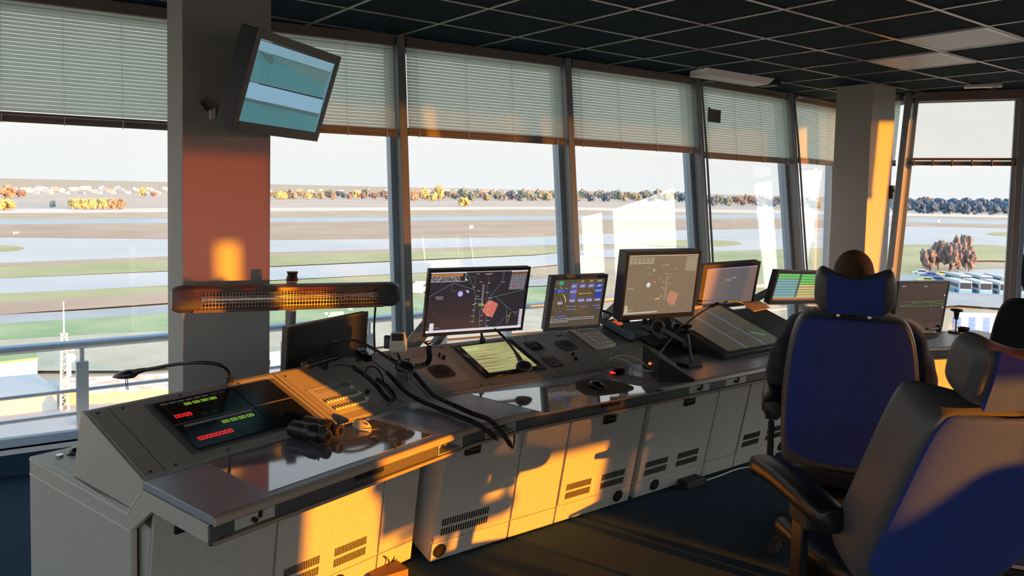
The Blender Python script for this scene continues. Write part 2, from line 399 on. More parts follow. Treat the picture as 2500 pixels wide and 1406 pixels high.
blind(6, .03, .92, 2.12, 3, 'narrow venetian blind just left of the right pillar')
blind(7, .12, .93, 2.10, 3, 'narrow dark venetian blind just right of the right pillar')
for i, t0, t1, zb, lab in ((14, .51, .97, 2.28, 'raised rear blind over the sunlit gap behind the photographer'), (14, .01, .09, .2, 'very narrow fully lowered rear blind beside the knee height blind'), (14, .08, .515, .70, 'rear blind lowered to knee height right of the sunlit gap'),
        (13, .52, .99, .2, 'wide fully lowered rear blind beside the knee height blind'), (13, .13, .515, 2.28, 'raised rear blind over the second sunlit gap'), (13, .01, .135, .2, 'narrow fully lowered rear blind at the right of the second gap'), (12, .03, .97, .95, 'rear blind lowered to desk height at the right rear corner'), (11, .2, .97, 2.0, 'blind of the right hand facade beyond the picture edge'),
        (15, .03, .97, 1.2, 'rear venetian blind left of the sunlit gap'), (17, .03, .97, 1.9, 'side venetian blind behind the photographer at left'), (18, .03, .97, 1.9, 'second side venetian blind at the left of the room'), (19, .03, .97, 2.05, 'third side venetian blind at the left of the room')):
    blind(i, t0, t1, zb, 4, lab)  # lowered ones are added, unseen, to cut the sun into patches
nb = onpl(1744, 283, tuple(wpl(5, .3, 2.5, .09)), (INW[5].x, INW[5].y, LEAN))
t = empty('notice', frame(nb, wp(6, 2.5)-wp(5, 2.5)), 'small dark notice hung on the blind left of the right pillar', 'notice')
MB().box((0, 0, 0), (.2, .006, .125)).build('card', mat('dark_notice_card', (.05, .045, .055), .6), t)
MB().box((-.09, -.004, .07), (.02, .012, .02)).build('clip', M_['black'], t)
# clear roller screens on the right hand facade
for i, lab in ((8, 'clear roller screen with dark bottom bar at the right picture edge'), (9, 'clear roller screen further right beyond the picture edge')):
    mid = wpl(i, .5, 2.5); T = empty('roller_screen', Vector(mid), lab, 'blind'); P = lambda t, z, o: wpl(i, t, z, o)-mid
    h = MB(); h.bar(P(.03, ZT-.05, .07), P(.97, ZT-.05, .07), .09, .1); h.bar(P(.03, ZT-.02, .12), P(.97, ZT-.02, .12), .03, .03); h.build('head_box', M_['rollers'], T, bevel=.004)
    MB().slab([P(.03, 2.14, .065), P(.97, 2.14, .065), P(.97, ZT-.06, .065), P(.03, ZT-.06, .065)], .001).build('clear_film', glassmat('clear_roller_film', (.96, .95, .93), 1.3), T)
    r = MB(); r.bar(P(.02, 2.165, .07), P(.98, 2.165, .07), .03, .025); r.bar(P(.02, 2.12, .075), P(.98, 2.12, .075), .03, .045)
    for k in range(6): r.bar(P(.08+.17*k, 2.16, .095), P(.08+.17*k, 2.09, .095), .014, .01)
    r.build('bottom_bar', M_['rollers'], T, bevel=.003)
# conduits running down the mullions
for i, z1, lab in ((5, .9, 'thin curved conduit beside the mullion left of the notice'), (6, .9, 'thin conduit beside the mullion near the right pillar'), (8, 1.0, 'curved conduit at the mullion right of the right pillar')):
    a = wp(i, ZT-.03, .12); d = (wp(i+1, 2)-wp(i, 2)).normalized()
    pts = [a+d*.22, a+d*.12, a+d*.06+Vector((0, 0, -.02)), a+d*.04+Vector((0, 0, -.1)), wp(i, 2.2, .12)+d*.04, wp(i, 1.5, .12)+d*.04, wp(i, z1, .12)+d*.04]
    tag(MB().tube(pts, .011, 8, sm=5).build('conduit', M_['frame'], sm=True), lab, 'pipe')
# ceiling air grille by the windows
mid = wpl(14, .5, 2.2); T = empty('sunscreen_blind', Vector(mid), 'tinted sunscreen film over the sunlit rear window behind the photographer', 'blind')
for t0, t1, zf in ((.03, .607, 1.50), (.607, .667, 1.80), (.667, .97, 1.50)):  # strips added and cut to dim the sun around one bright spot
    MB().slab([wpl(14, t0, zf, .02)-mid, wpl(14, t1, zf, .02)-mid, wpl(14, t1, 2.8, .02)-mid, wpl(14, t0, 2.8, .02)-mid], .001).build('film', M_['screen'], T)
    MB().bar(wpl(14, t0, zf-.01, .02)-mid, wpl(14, t1, zf-.01, .02)-mid, .02, .02).build('bottom_bar', M_['rollers'], T)
c = at(1795, 194, 2.84); t = empty('air_diffuser', frame(c, (1, -.02, 0)), 'white wedge shaped air diffuser under the ceiling above the notice', 'air vent')
MB().add([(-.55, -.12, .04), (.45, -.12, .04), (.5, .12, .04), (-.5, .12, .04), (-.5, -.08, -.015), (.4, -.08, -.015), (.45, .12, -.015), (-.5, .12, -.015)], [(0, 1, 2, 3), (4, 7, 6, 5), (0, 4, 5, 1), (1, 5, 6, 2), (2, 6, 7, 3), (3, 7, 4, 0)]).build('housing', M_['sill'], t)
MB().box((.52, 0, .01), (.1, .2, .05)).build('end_cap', M_['black'], t)
c = at(2400, 210, 2.86); t = empty('sensor_box', frame(c, (.43, -.9, 0)), 'small white box under the ceiling above the right hand window', 'ceiling device')
MB().box((0, 0, 0), (.32, .09, .03)).build('housing', M_['sill'], t, bevel=.004); MB().box((.1, 0, -.017), (.05, .04, .008)).build('lens', M_['grey'], t)
# ================================================================ OUTSIDE
GZ = -18.5
def gm(name, a, b, sc=.05, r=.9):
    return mat(name, a, r, col2=b, vscale=sc, spec=.2)
GR = {'dry': gm('dry_grass', (0.440, 0.326, 0.221), (0.510, 0.398, 0.254)), 'green': gm('green_grass', (0.352, 0.350, 0.160), (0.458, 0.398, 0.214)), 'pink': gm('far_ploughed_field', (0.510, 0.390, 0.308), (0.563, 0.438, 0.334), .01),
      'pale': gm('pale_verge', (0.669, 0.557, 0.442), (0.704, 0.597, 0.475), .02), 'tax': gm('pale_taxiway_concrete', (0.475, 0.461, 0.428), (0.546, 0.509, 0.448), .03), 'run': gm('runway_asphalt', (0.405, 0.421, 0.414), (0.475, 0.469, 0.442), .03),
      'road': gm('service_road_asphalt', (0.352, 0.350, 0.334), (0.422, 0.406, 0.375), .1), 'bank': gm('mown_bank', (0.440, 0.381, 0.268), (0.528, 0.454, 0.334), .25), 'green2': gm('lush_grass', (0.246, 0.335, 0.160), (0.387, 0.414, 0.227), .12), 'brown': gm('brown_heath', (0.414, 0.287, 0.201), (0.484, 0.350, 0.234), .04)}
S(MB().box2((-9000, -9000, GZ-2), (14000, 14000, GZ)).build('ground', GR['dry']), 'dry autumn grass plain of the airfield')
def G_(x, y, dz=0): return at(x, y, GZ+dz)
lay = [0]
def strip(name, up, lo, m, label):
    lay[0] += 1; dz = .02*lay[0]
    poly = [G_(x, y, dz) for x, y in up]+[G_(x, y, dz) for x, y in reversed(lo)]
    o = MB().slab([Vector((p.x, p.y, GZ+dz)) for p in poly], -.01).build(name, m); S(o, label); return o
LX, RX = -250, 2750
strip('ground_field', [(LX, 466), (1300, 478), (RX, 507)], [(LX, 512), (1300, 503), (RX, 530)], GR['pink'], 'far pinkish stubble field')
strip('ground_verge', [(LX, 511), (660, 507), (1300, 504), (RX, 527)], [(LX, 522), (660, 516), (1300, 511), (RX, 536)], GR['pale'], 'pale verge strip across the airfield')
strip('ground_runway', [(LX, 538), (660, 532), (1300, 527), (1900, 523), (RX, 545)], [(LX, 550), (660, 542), (1300, 536), (1900, 533), (RX, 557)], GR['run'], 'distant blue grey runway strip')
strip('ground_heath', [(LX, 552), (660, 545), (1300, 538), (1900, 536), (2200, 545), (RX, 556)], [(LX, 576), (660, 585), (1300, 575), (1650, 560), (2200, 552), (RX, 568)], GR['brown'], 'brown heath between runway and taxiway')
strip('ground_taxiway', [(LX, 577), (660, 586), (1300, 580), (1650, 562), (2000, 556), (2250, 552), (RX, 566)], [(LX, 652), (660, 616), (1300, 599), (1480, 596), (1640, 592), (2000, 640), (2250, 600), (RX, 625)], GR['tax'], 'broad pale concrete taxiway')
strip('ground_taxiway', [(1400, 612), (1700, 603), (2000, 600), (2250, 604), (RX, 640)], [(1400, 627), (1700, 632), (2000, 640), (2250, 620), (RX, 655)], GR['tax'], 'pale apron in front of the parked vehicles')
def oval(cx, cy, w, h, m, label, n=20):
    lay[0] += 1; dz = .02*lay[0]
    S(MB().slab([G_(cx+w*math.cos(2*PI*k/n), cy+h*math.sin(2*PI*k/n), dz) for k in range(n)], .01).build('ground_island', m), label)
oval(-20, 606, 80, 9, GR['green'], 'oval grass island on the taxiway at the left edge')
oval(1690, 594, 122, 9, GR['green'], 'oval grass island on the apron beside the tall monitor')
oval(2470, 571, 60, 5, GR['green'], 'small grass island near the right edge')
strip('ground_verge', [(LX, 652), (660, 616), (1300, 599), (1420, 596)], [(LX, 668), (660, 628), (1300, 608), (1420, 604)], GR['brown'], 'brown verge beside the taxiway')
strip('ground_grass', [(LX, 662), (660, 626), (1300, 606), (1420, 602)], [(LX, 690), (660, 650), (1300, 622), (1420, 612)], GR['green'], 'green verge beside the taxiway')
strip('ground_taxiway', [(LX, 690), (660, 652), (1300, 624), (1420, 612)], [(LX, 730), (660, 684), (1300, 652), (1420, 640)], GR['tax'], 'second pale taxiway')
strip('ground_grass', [(LX, 728), (660, 686), (1300, 652)], [(LX, 760), (660, 706), (1300, 672)], GR['green'], 'green and brown grass beyond the service road')
strip('ground_heath', [(LX, 752), (660, 700), (1000, 684)], [(LX, 785), (660, 722), (1000, 700)], GR['brown'], 'brown grass beyond the service road')
strip('ground_road', [(LX, 782), (300, 752), (660, 726), (1050, 696), (1420, 676)], [(LX, 804), (300, 772), (660, 744), (1050, 712), (1420, 692)], GR['road'], 'service road with the white van')
strip('ground_grass', [(LX, 804), (300, 772), (660, 744), (1050, 714), (1420, 694)], [(LX, 850), (300, 815), (660, 800), (1050, 760), (1420, 740)], GR['green2'], 'lush green grass below the service road')
strip('ground_bank', [(LX, 845), (300, 812), (660, 796), (1050, 758), (1420, 738)], [(LX, 905), (300, 905), (660, 880), (1050, 830), (1420, 800)], GR['bank'], 'rough pale mown bank')
strip('ground_road', [(-900, 940), (300, 925), (660, 900), (1100, 840)], [(-900, 1500), (300, 1300), (700, 1200), (1100, 1100)], GR['road'], 'grey yard and road at the foot of the tower')
strip('ground_grass', [(1680, 616), (2000, 606), (2250, 600)], [(1680, 740), (2000, 740), (2250, 740)], GR['green'], 'green grass below the apron at right')
strip('ground_heath', [(2180, 596), (2420, 598), (2560, 610)], [(2180, 640), (2420, 636), (2560, 640)], GR['green'], 'green and brown ground around the bare tree')
strip('ground_taxiway', [(2340, 660), (2560, 652), (RX, 655)], [(2340, 672), (2560, 672), (RX, 680)], GR['tax'], 'pale path behind the parked buses')
strip('ground_road', [(2180, 672), (2340, 668), (2560, 676), (RX, 690)], [(2180, 758), (2340, 745), (2560, 760), (RX, 790)], GR['road'], 'parking area with white buses')
# trees
def treemesh(seed, stretch=1.0):
    rng = random.Random(seed); m = MB()
    for k in range(34):
        a_ = rng.uniform(0, 6.28); q_ = rng.uniform(.05, .36); c = Vector((q_*math.cos(a_), q_*math.sin(a_), .22+rng.uniform(0, .60)*stretch*(1-q_*.9))); r = rng.uniform(.07, .16)
        b0 = len(m.v); m.ball(c, (r, r, r*1.15*stretch), 0, 9, 7)
        for q in range(b0, len(m.v)):
            v = m.v[q]; m.v[q] = c+(v-c)*(1+.9*noise.noise(v*9+Vector((seed, 0, 0))))
    return m
CROWN = {'yellow': (.44, .37, .17), 'amber': (.28, .22, .17), 'green': (.15, .21, .20), 'olive': (.23, .25, .19), 'rust': (.19, .16, .15), 'forest': (.08, .13, .19)}
protos = {}
def tree(x, y, hpx, kind, label, group='autumn trees along the far edge of the airfield', wide=1.0, dd=0):
    p = G_(x, y); D = (p-Vector((0, 0, HC))).length; h = hpx*D/FPX
    if kind not in protos:
        t = empty('tree', p, label, 'tree', group)
        treemesh(len(protos)*5+1).build('crown', mat(kind+'_foliage', CROWN[kind], .95, var=.3, vscale=4), t)
        MB().cyl((0, 0, -.02), (0, 0, .5), .035, .02, 6).build('trunk', mat(kind+'_bark', (.12, .09, .07), .9), t)
        protos[kind] = t
    else:
        t = copy_tree(protos[kind]); t.location = p; t['label'] = label; t['group'] = group
    t.scale = (h*wide, h*wide, h); t.rotation_euler.z = random.uniform(0, 6.28); return t
R = random.Random(3)
def ground_y(x): return 489-(1300-x)*.004 if x < 1700 else 499+(x-1700)*.020
for k in range(44):
    x = 662+k*11+R.uniform(-2, 2); kd = R.choice(['yellow', 'amber', 'green', 'olive', 'rust', 'rust', 'olive'])
    tree(x, ground_y(x)-6+(k % 3)*3.2, R.uniform(14, 24), kd, 'autumn tree in the tree line left of centre beyond the runway')
for k in range(70):
    x = 1130+k*12.2+R.uniform(-2, 2)
    tree(x, ground_y(x)-4+(k % 3)*3.4, R.uniform(20, 28), R.choice(['green', 'olive', 'green', 'rust', 'forest', 'olive']), 'tree in the denser wood beyond the runway', 'trees of the wood beyond the runway', 1.1)
for k in range(60):
    x = 2180+k*9+R.uniform(-3, 3)
    tree(x, ground_y(x)+1+(k % 4)*3.4, R.uniform(27, 31), 'forest', 'dark tree of the bluish forest belt at far right', 'dark forest belt at far right', 1.12)
for x, y, h, kd, w, lab in ((1070, 490, 44, 'yellow', .7, 'tall yellow poplar just right of the first mullion'), (1055, 492, 22, 'yellow', 1, 'small yellow tree left of the tall yellow poplar'), (1010, 491, 30, 'amber', 1, 'orange tree beside the first mullion'), (1037, 488, 34, 'yellow', .8, 'yellow green tree between orange tree and poplar'),
                         (1133, 504, 26, 'yellow', 1.3, 'round yellow bush standing in front of the wood'), (710, 486, 26, 'amber', 1, 'orange tree just right of the left pillar'), (690, 487, 20, 'yellow', 1.2, 'yellow tree just right of the left pillar'), (348, 480, 24, 'yellow', .8, 'lone yellow tree left of the left pillar'), (375, 481, 14, 'rust', 1.3, 'low rust bush beside the left pillar'),
                         (15, 484, 30, 'amber', 1.4, 'orange tree clump at the left picture edge'), (45, 482, 20, 'rust', 1.6, 'rust coloured bushes near the left picture edge'), (10, 513, 28, 'yellow', 1.8, 'yellow bush cut by the left picture edge'), (128, 507, 18, 'green', .8, 'small dark green fir near the yellow hedge'),
                         (2255, 512, 34, 'rust', 1.2, 'brown tree rising over the forest belt at right'), (1990, 512, 28, 'olive', 1.2, 'olive tree left of the right pillar')):
    tree(x, y, h, kd, lab, 'single trees on the airfield', w)
for k in range(12):
    x = 175+k*11; tree(x+R.uniform(-3, 3), 509.5+(k % 2)*2.5, 26+k*.2, 'yellow' if k < 9 else 'amber', 'bright yellow shrub of the hedge in the left window', 'yellow hedge in the left window', .8)
for k, (x, y, h) in enumerate(((2262, 668, 66), (2290, 658, 76), (2318, 668, 82), (2342, 656, 88), (2365, 666, 60))):
    tree(x, y, h, 'rust', 'bare reddish tree in front of the parked buses', 'reddish trees beside the bus park', .62)
# houses
def house(x, y, hpx, col, label, group='houses of the distant town', w=1.5):
    p = G_(x, y); D = p.length; h = hpx*D/FPX; t = empty('house', p, label, 'house', group); t.scale = (h*w, h, h); t.rotation_euler.z = R.uniform(-.5, .5)+YAW-PI/2
    MB().box2((-.5, -.5, 0), (.5, .5, .62)).build('wall', HM[col], t)
    MB().xprism([(-.56, .6), (.56, .6), (0, 1.0)], -.54, .54).build('roof', HM['r'+col[-1]], t)
HM = {'w0': mat('white_render', (.55, .56, .58), .8), 'w1': mat('pink_render', (.48, .42, .40), .8), 'w2': mat('grey_render', (.5, .52, .58), .8), 'r0': mat('grey_roof', (.4, .42, .48), .8), 'r1': mat('red_roof', (.55, .35, .30), .8), 'r2': mat('slate_roof', (.33, .36, .44), .8)}
for k in range(46):
    x = -20+k*9.6+R.uniform(-2, 2); house(x, 463+(k % 4)*3.4, R.uniform(5, 9), 'w%d' % R.choice((0, 0, 1, 2)), 'small distant house on the left horizon', w=R.choice((1.2, 1.8, 2.4)))
for k in range(30):
    x = 660+k*24+R.uniform(-5, 5); house(x, R.uniform(466, 473), R.uniform(4, 7), 'w%d' % R.choice((0, 1, 2)), 'small distant house behind the tree line', 'houses behind the tree line', w=2)
p = G_(955, 490); D = p.length; t = empty('checkered_tower', p, 'small red and white chequered hut beside the first mullion', 'hut'); t.scale = [D/FPX]*3; t.rotation_euler.z = YAW-PI/2
m = MB()
for k in range(5): m.box2((-7, -7, k*7), (7, 7, k*7+7), k % 2)
m.build('body', [mat('red_paint', (.8, .2, .15), .6), M_['sill']], t); MB().box2((-8, -8, 35), (8, 8, 37)).build('roof', M_['sill'], t)
# vehicles
def wheels(t, xs, w, r, z=0):
    for x in xs:
        for y in (-w/2, w/2): MB().cyl((x, y-.12, r), (x, y+.12, r), r, n=12).build('wheel', M_['black'], t)
vg = mat('vehicle_window_glass', (.03, .05, .08), .1)
def van(x, y, rz, label):
    t = empty('van', Matrix.Translation(G_(x, y)) @ Matrix.Rotation(rz, 4, 'Z'), label, 'van')
    MB().xprism([(0, .4), (0, 1.0), (.9, 1.35), (1.5, 2.25), (5.2, 2.25), (5.3, .4)], -.95, .95, 0, Matrix.Rotation(PI/2, 4, 'Z')).build('body', M_['sill'], t, bevel=.06)
    b = MB(); b.box((-3.2, -.96, 1.65), (2.6, .03, .5)); b.box((-3.2, .96, 1.65), (2.6, .03, .5)); b.box((-1.6, -.96, 1.6), (.5, .03, .45)); b.build('window', vg, t)
    wheels(t, (-1.0, -4.2), 1.7, .36); return t
van(1030, 712, .9, 'white van driving on the service road left of the radar monitor')
bw = mat('bus_white', (.50, .56, .60), .4); bb = mat('bus_blue', (.12, .38, .62), .4)
def bus():
    t = empty('airport_bus', Vector(), 'x', 'bus', 'airport buses in the parking area')
    MB().box2((-4.2, -1.25, .5), (4.2, 1.25, 2.9)).build('body', bw, t, bevel=.15)
    MB().box2((-4.21, -1.27, .45), (4.22, 1.27, 1.15)).build('skirt', bb, t)
    w = MB(); w.box2((4.15, -1.1, 1.3), (4.24, 1.1, 2.6)); w.box2((-3.6, -1.28, 1.5), (3.6, 1.28, 2.3)); w.build('window', vg, t)
    wheels(t, (-2.6, 2.6), 2.3, .5); return t
b0 = bus()
g0 = G_(2336, 714); rowd = Vector((math.cos(-.78), math.sin(-.78), 0)); bkd = Vector((g0.x, g0.y, 0)).normalized()
for k in range(16):
    fr1 = k < 9; j = k if fr1 else k-9
    b = b0 if k == 0 else copy_tree(b0); b.location = g0+rowd*(j*3.9) if fr1 else g0+bkd*15+rowd*(j*4.4); b.rotation_euler.z = -2.35+R.uniform(-.03, .03)
    b['label'] = 'white and blue bus in the front row of the parking area' if fr1 else 'white and blue bus in the back row of the parking area'
def car(col):
    t = empty('parked_car', Vector(), 'x', 'car', 'cars parked under the reddish trees')
    MB().xprism([(0, .3), (0, .8), (1.0, .95), (1.6, 1.45), (3.1, 1.45), (3.9, .95), (4.3, .9), (4.3, .3)], -.85, .85, 0, Matrix.Rotation(PI/2, 4, 'Z')).build('body', col, t, bevel=.08)
    MB().box((-2.3, 0, 1.15), (1.8, 1.72, .35)).build('window', vg, t); wheels(t, (-.9, -3.4), 1.6, .32); return t
for k, (x, y) in enumerate(((2226, 670), (2247, 677), (2276, 674), (2302, 678), (2262, 688), (2236, 690))):
    t = car(mat('car_paint_%s' % ('white', 'blue', 'yellow')[k % 3], ((.7, .72, .75), (.12, .17, .4), (.65, .6, .2))[k % 3], .3)); t.location = G_(x, y); t.rotation_euler.z = 2.2+R.uniform(-.3, .3); t['label'] = '%s car parked under the reddish trees' % ('white', 'dark blue', 'yellow')[k % 3]
# striped blue and white fence near the tower
p0, p1 = G_(2325, 828), G_(2520, 832); t = empty('striped_barrier', frame(p0, p1-p0), 'blue and white striped barrier outside the right hand window', 'barrier')
L = (p1-p0).length; nst = 11
m = MB(); hh = 3.0
for k in range(nst): m.box2((L*k/nst, -.1, .9), (L*(k+1)/nst, .1, .9+hh*.8), k % 2)
m.build('striped_panel', [mat('barrier_blue', (.02, .22, .68), .5), mat('barrier_white', (.8, .82, .85), .5)], t)
MB().box2((0, -.12, 3.3), (L, .12, 3.9)).build('top_rail', M_['sill'], t)
for k in range(4): MB().box2((L*k/3-.1, -.08, 0), (L*k/3+.1, .08, .9)).build('post', M_['steel'], t)
# mast, tank, sheds in the yard below at left
t = empty('antenna_mast', G_(158, 1010), 'white lattice antenna mast with small dishes in the left window', 'mast')
D = G_(158, 1010).length; H = 235*D/FPX
m = MB()
for sx in (-.3, .3):
    for sy in (-.3, .3): m.bar((sx, sy, 0), (sx*.6, sy*.6, H*.72), .12, .12)
for k in range(12): m.bar((-.3, -.3, k*H*.06), (.3, -.3, (k+1)*H*.06), .06, .06); m.bar((.3, .3, k*H*.06), (-.3, .3, (k+1)*H*.06), .06, .06)
m.build('lattice', mat('mast_paint', (.75, .62, .55), .6), t); MB().cyl((0, 0, H*.7), (0, 0, H), .07, .04).build('pole', M_['sill'], t)
for a, z in ((.55, .6), (.5, .5)): MB().ball((a, -.3, H*z), (.35, .2, .42)).build('dish', M_['sill'], t)
MB().box((.3, -.3, H*.42), (.35, .3, 1.6)).build('panel_antenna', M_['sill'], t)
rusty = mat('rusty_orange_roof', (.72, .42, .25), .8, col2=(.85, .75, .66), vscale=.8)
def shed(q, z0, z1, label, mr, mw, name='flat_roofed_shed'):
    P = [G_(x, y) for x, y in q]; c = sum(P, Vector())/4; t = empty(name, c, label, 'shed'); f = [(p-c) for p in P]
    MB().prism([(p.x, p.y) for p in f], z0, z1).build('wall', mw, t); MB().prism([(p.x*1.03, p.y*1.03) for p in f], z1, z1+.2).build('roof', mr, t)
shed([(150, 962), (418, 948), (420, 985), (160, 1000)], 0, 1.3, 'long low shed with rust stained white roof in the yard below', rusty, GR['bank'])
shed([(-120, 985), (90, 965), (140, 1010), (-120, 1040)], 0, 1.8, 'dark blue roofed shed at the left edge of the yard', GR['run'], GR['road'])
shed([(-60, 925), (85, 910), (92, 925), (-60, 945)], 0, 2.0, 'low planted roof block at the left of the yard', GR['green2'], M_['sill'], 'planted_block')
shed([(660, 885), (760, 872), (770, 885), (660, 900)], 0, 1.0, 'white kerb block seen between pillar and dark monitor', M_['sill'], M_['sill'], 'kerb_block')
t = empty('barrel', G_(205, 1045), 'white barrel standing in the yard below the left window', 'barrel')
MB().cyl((0, 0, 0), (0, 0, 1.2), .5, n=20).build('drum', M_['sill'], t); MB().cyl((0, 0, 1.2), (0, 0, 1.9), .55, .2, n=20).build('lid', rusty, t)
# signs on the airfield
for x, y, h, lab in ((39, 573, 6, 'small red marker board beside the left taxiway'), (1150, 560, 10, 'small pale marker mast on the brown heath'), (2290, 545, 7, 'small white marker cabin near the right runway')):
    q = G_(x, y); s = q.length/FPX; t = empty('airfield_marker', q, lab, 'sign')
    MB().box2((-5*s, -s, h*.3*s), (5*s, s, h*s)).build('board', HM['w1'] if x < 100 else M_['sill'], t); MB().box2((-4*s, -.4*s, 0), (-3*s, .4*s, h*.3*s)).build('post', M_['steel'], t)
# gallery rail outside the windows
ra, rb = at(-60, 862, .5), at(1010, 771, .5); rd = (rb-ra).normalized(); rn = Vector((rd.y, -rd.x, 0)); up = Vector((0, 0, 1))
a0, a1 = ra-rd*1.5, ra+rd*9.5
t = empty('gallery_railing', Vector(a0), 'pale blue grey metal railing of the outside gallery', 'railing')
O = lambda p: p-a0
MB().cyl((0, 0, 0), O(a1), .034, n=14).build('handrail', M_['rail'], t, sm=True)
def rz(x, y): return onpl(x, y, tuple(ra), tuple(rn)).z
for y in (972, 1031): z = rz(20, y); MB().cyl(Vector((0, 0, z-a0.z)), O(a1)+Vector((0, 0, z-a0.z)), .014, n=10).build('mid_rail', M_['rail'], t, sm=True)
for k in range(12):
    s = (onpl(112, 950, tuple(ra), tuple(rn))-a0).dot(rd) % 1.33+k*(onpl(391, 950, tuple(ra), tuple(rn))-onpl(112, 950, tuple(ra), tuple(rn))).dot(rd)
    p = rd*s; m = MB(); m.box2((p.x-.04, p.y-.03, -1.5), (p.x+.04, p.y+.03, -.13)); m.cyl(p+Vector((0, 0, -.13)), p, .016, n=8); m.build('post', M_['rail'], t)
# ================================================================ CONSOLE
O1, E1 = Vector((.635, 2.316, 0)), Vector((.9645, .264, 0))
C1 = Vector((1.778, 2.64, 0)); L1 = 1.186
F1 = frame(O1, E1); F2 = frame((1.778, 2.655, 0), (1, 0, 0)); F4 = frame((4.86, 2.6, 0), (.90, -.36, 0))
e2 = Vector((-.264, .9645, 0))
def w1(s, v, z=0): return F1 @ Vector((s, v, z))
# ---- worktop: one continuous board around all units
front = [w1(0, 0), Vector((1.778, 2.632, 0)), Vector((2.08, 2.672, 0)), Vector((3.2, 2.65, 0)), Vector((3.75, 2.65, 0)), Vector((4.4, 2.66, 0)), Vector((4.86, 2.6, 0)), F4 @ Vector((1.42, 0, 0))]
back = [F4 @ Vector((1.42, .50, 0)), Vector((4.95, 3.1, 0)), Vector((1.80, 3.13, 0)), w1(L1+.17, .43), w1(0, .43)]
wt = empty('worktop', Vector(), 'continuous grey speckled console worktop running from the left end to the right window', 'worktop')
poly = [(p.x, p.y) for p in front+back]
MB().prism(poly, .722, .75).build('board', M_['worktop'], wt, bevel=.004)
def offs(pts, d):
    out = []
    for i, p in enumerate(pts):
        n = Vector((0, 0, 0))
        if i > 0: t = (p-pts[i-1]).normalized(); n += Vector((t.y, -t.x, 0))
        if i < len(pts)-1: t = (pts[i+1]-p).normalized(); n += Vector((t.y, -t.x, 0))
        n.normalize(); out.append(p+n*d)
    return out
def ribbon(name, prof, mt, par, pts=front, sm=True):
    rings = []
    for k, (d, z) in enumerate(prof):
        rings.append([q+Vector((0, 0, z)) for q in offs(pts, d)])
    m = MB(); n = len(pts); vs = [v for r in rings for v in r]; fs = []
    K = len(prof)
    for k in range(K):
        for i in range(n-1): fs.append((k*n+i, k*n+i+1, ((k+1) % K)*n+i+1, ((k+1) % K)*n+i))
    fs += [tuple(k*n for k in range(K)), tuple(k*n+n-1 for k in range(K))[::-1]]
    return m.add(vs, fs).build(name, mt, par, sm=40)
ribbon('front_edge', [(0, .7505), (.012, .749), (.018, .742), (.019, .728), (.012, .722), (0, .7215)], M_['edge'], wt)
ribbon('lower_lip', [(-.02, .676), (.008, .674), (.012, .669), (.008, .662), (-.30, .660), (-.30, .668)], M_['edge'], wt)
ribbon('apron_back', [(-.07, .724), (-.07, .672), (-.10, .672), (-.10, .724)], M_['beige'], wt)
def apron(a, b, m, name='apron_panel', o=-.004, t=.02, par=wt):
    n = (b-a).normalized(); q = Vector((n.y, -n.x, 0))
    return MB().slab([a+q*o+Vector((0, 0, .677)), b+q*o+Vector((0, 0, .677)), b+q*o+Vector((0, 0, .7205)), a+q*o+Vector((0, 0, .7205))], -t if True else t).build(name, m, par, bevel=.0015)
def fp(x, y): return onpl(x, y, front_seg[0], front_seg[1])
front_seg = ((O1.x, O1.y, 0), (e2.x, e2.y, 0))
def s1(x, y=1200): p = fp(x, y); return (p-O1).dot(E1)
u1 = [s1(540, 1315), s1(574, 1300), s1(676, 1262), s1(727, 1240), s1(1040, 1115), s1(1070, 1100), s1(1130, 1080), s1(1156, 1070)]
W1 = lambda s: w1(max(0.002, min(s, L1-.003)), 0)
apron(W1(0), W1(u1[1]), M_['speck']); apron(W1(u1[2]), W1(u1[3]), M_['speck']); apron(W1(u1[3]), W1(u1[4]), M_['speck']); apron(W1(u1[4]), W1(u1[5]), M_['speck']); apron(W1(u1[6]), W1(u1[7]), M_['speck'])
def jackplate(M, w, label):
    t = empty('jack_plate', M, label, 'socket plate')
    MB().box((0, 0, 0), (w, .012, .042)).build('plate', M_['beige'], t, bevel=.001)
    MB().cyl((-.008, -.006, -.004), (-.008, -.022, -.004), .008, n=12).build('knob', M_['black'], t); MB().box((.016, -.008, .006), (.012, .006, .022)).build('switch', M_['black'], t)
def jp(a, b, label): d = b-a; q = Vector((d.y, -d.x, 0)).normalized(); jackplate(frame((a+b)/2+q*-.012+Vector((0, 0, .699)), d), d.length-.004, label)
jp(W1(u1[1]), W1(u1[2]), 'beige jack plate with knob at the left end of the worktop front')
a2 = front[1]; b2 = front[2]; y2 = (0, 2.66, 0)
X = lambda x, y: onpl(x, y, y2, (0, 1, 0)).x
def P2(x):
    for i in range(1, len(front)-1):
        a, b = front[i], front[i+1]
        if a.x <= x <= b.x: return a.lerp(b, (x-a.x)/(b.x-a.x))
    return front[-1]
apron(P2(1.782), P2(1.85), M_['speck']); apron(P2(X(1266, 1045)), P2(X(1367, 1030)), M_['speck']); apron(P2(X(1367, 1030)), P2(X(1600, 970)), M_['speck']); apron(P2(X(1600, 970)), P2(X(1681, 955)), M_['speck'])
apron(P2(X(1732, 940)), P2(X(1770, 935)), M_['speck']); apron(P2(X(1822, 930)), P2(4.4), M_['speck']); apron(P2(4.41), P2(4.85), M_['speck']); apron(F4 @ Vector((.02, 0, 0)), F4 @ Vector((1.40, 0, 0)), M_['speck'])
jp(P2(X(1681, 950)), P2(X(1732, 945)), 'beige jack plate on the worktop front below the black call box')
jp(P2(X(1770, 935)), P2(X(1822, 930)), 'grey jack plate on the worktop front just left of the seated person')
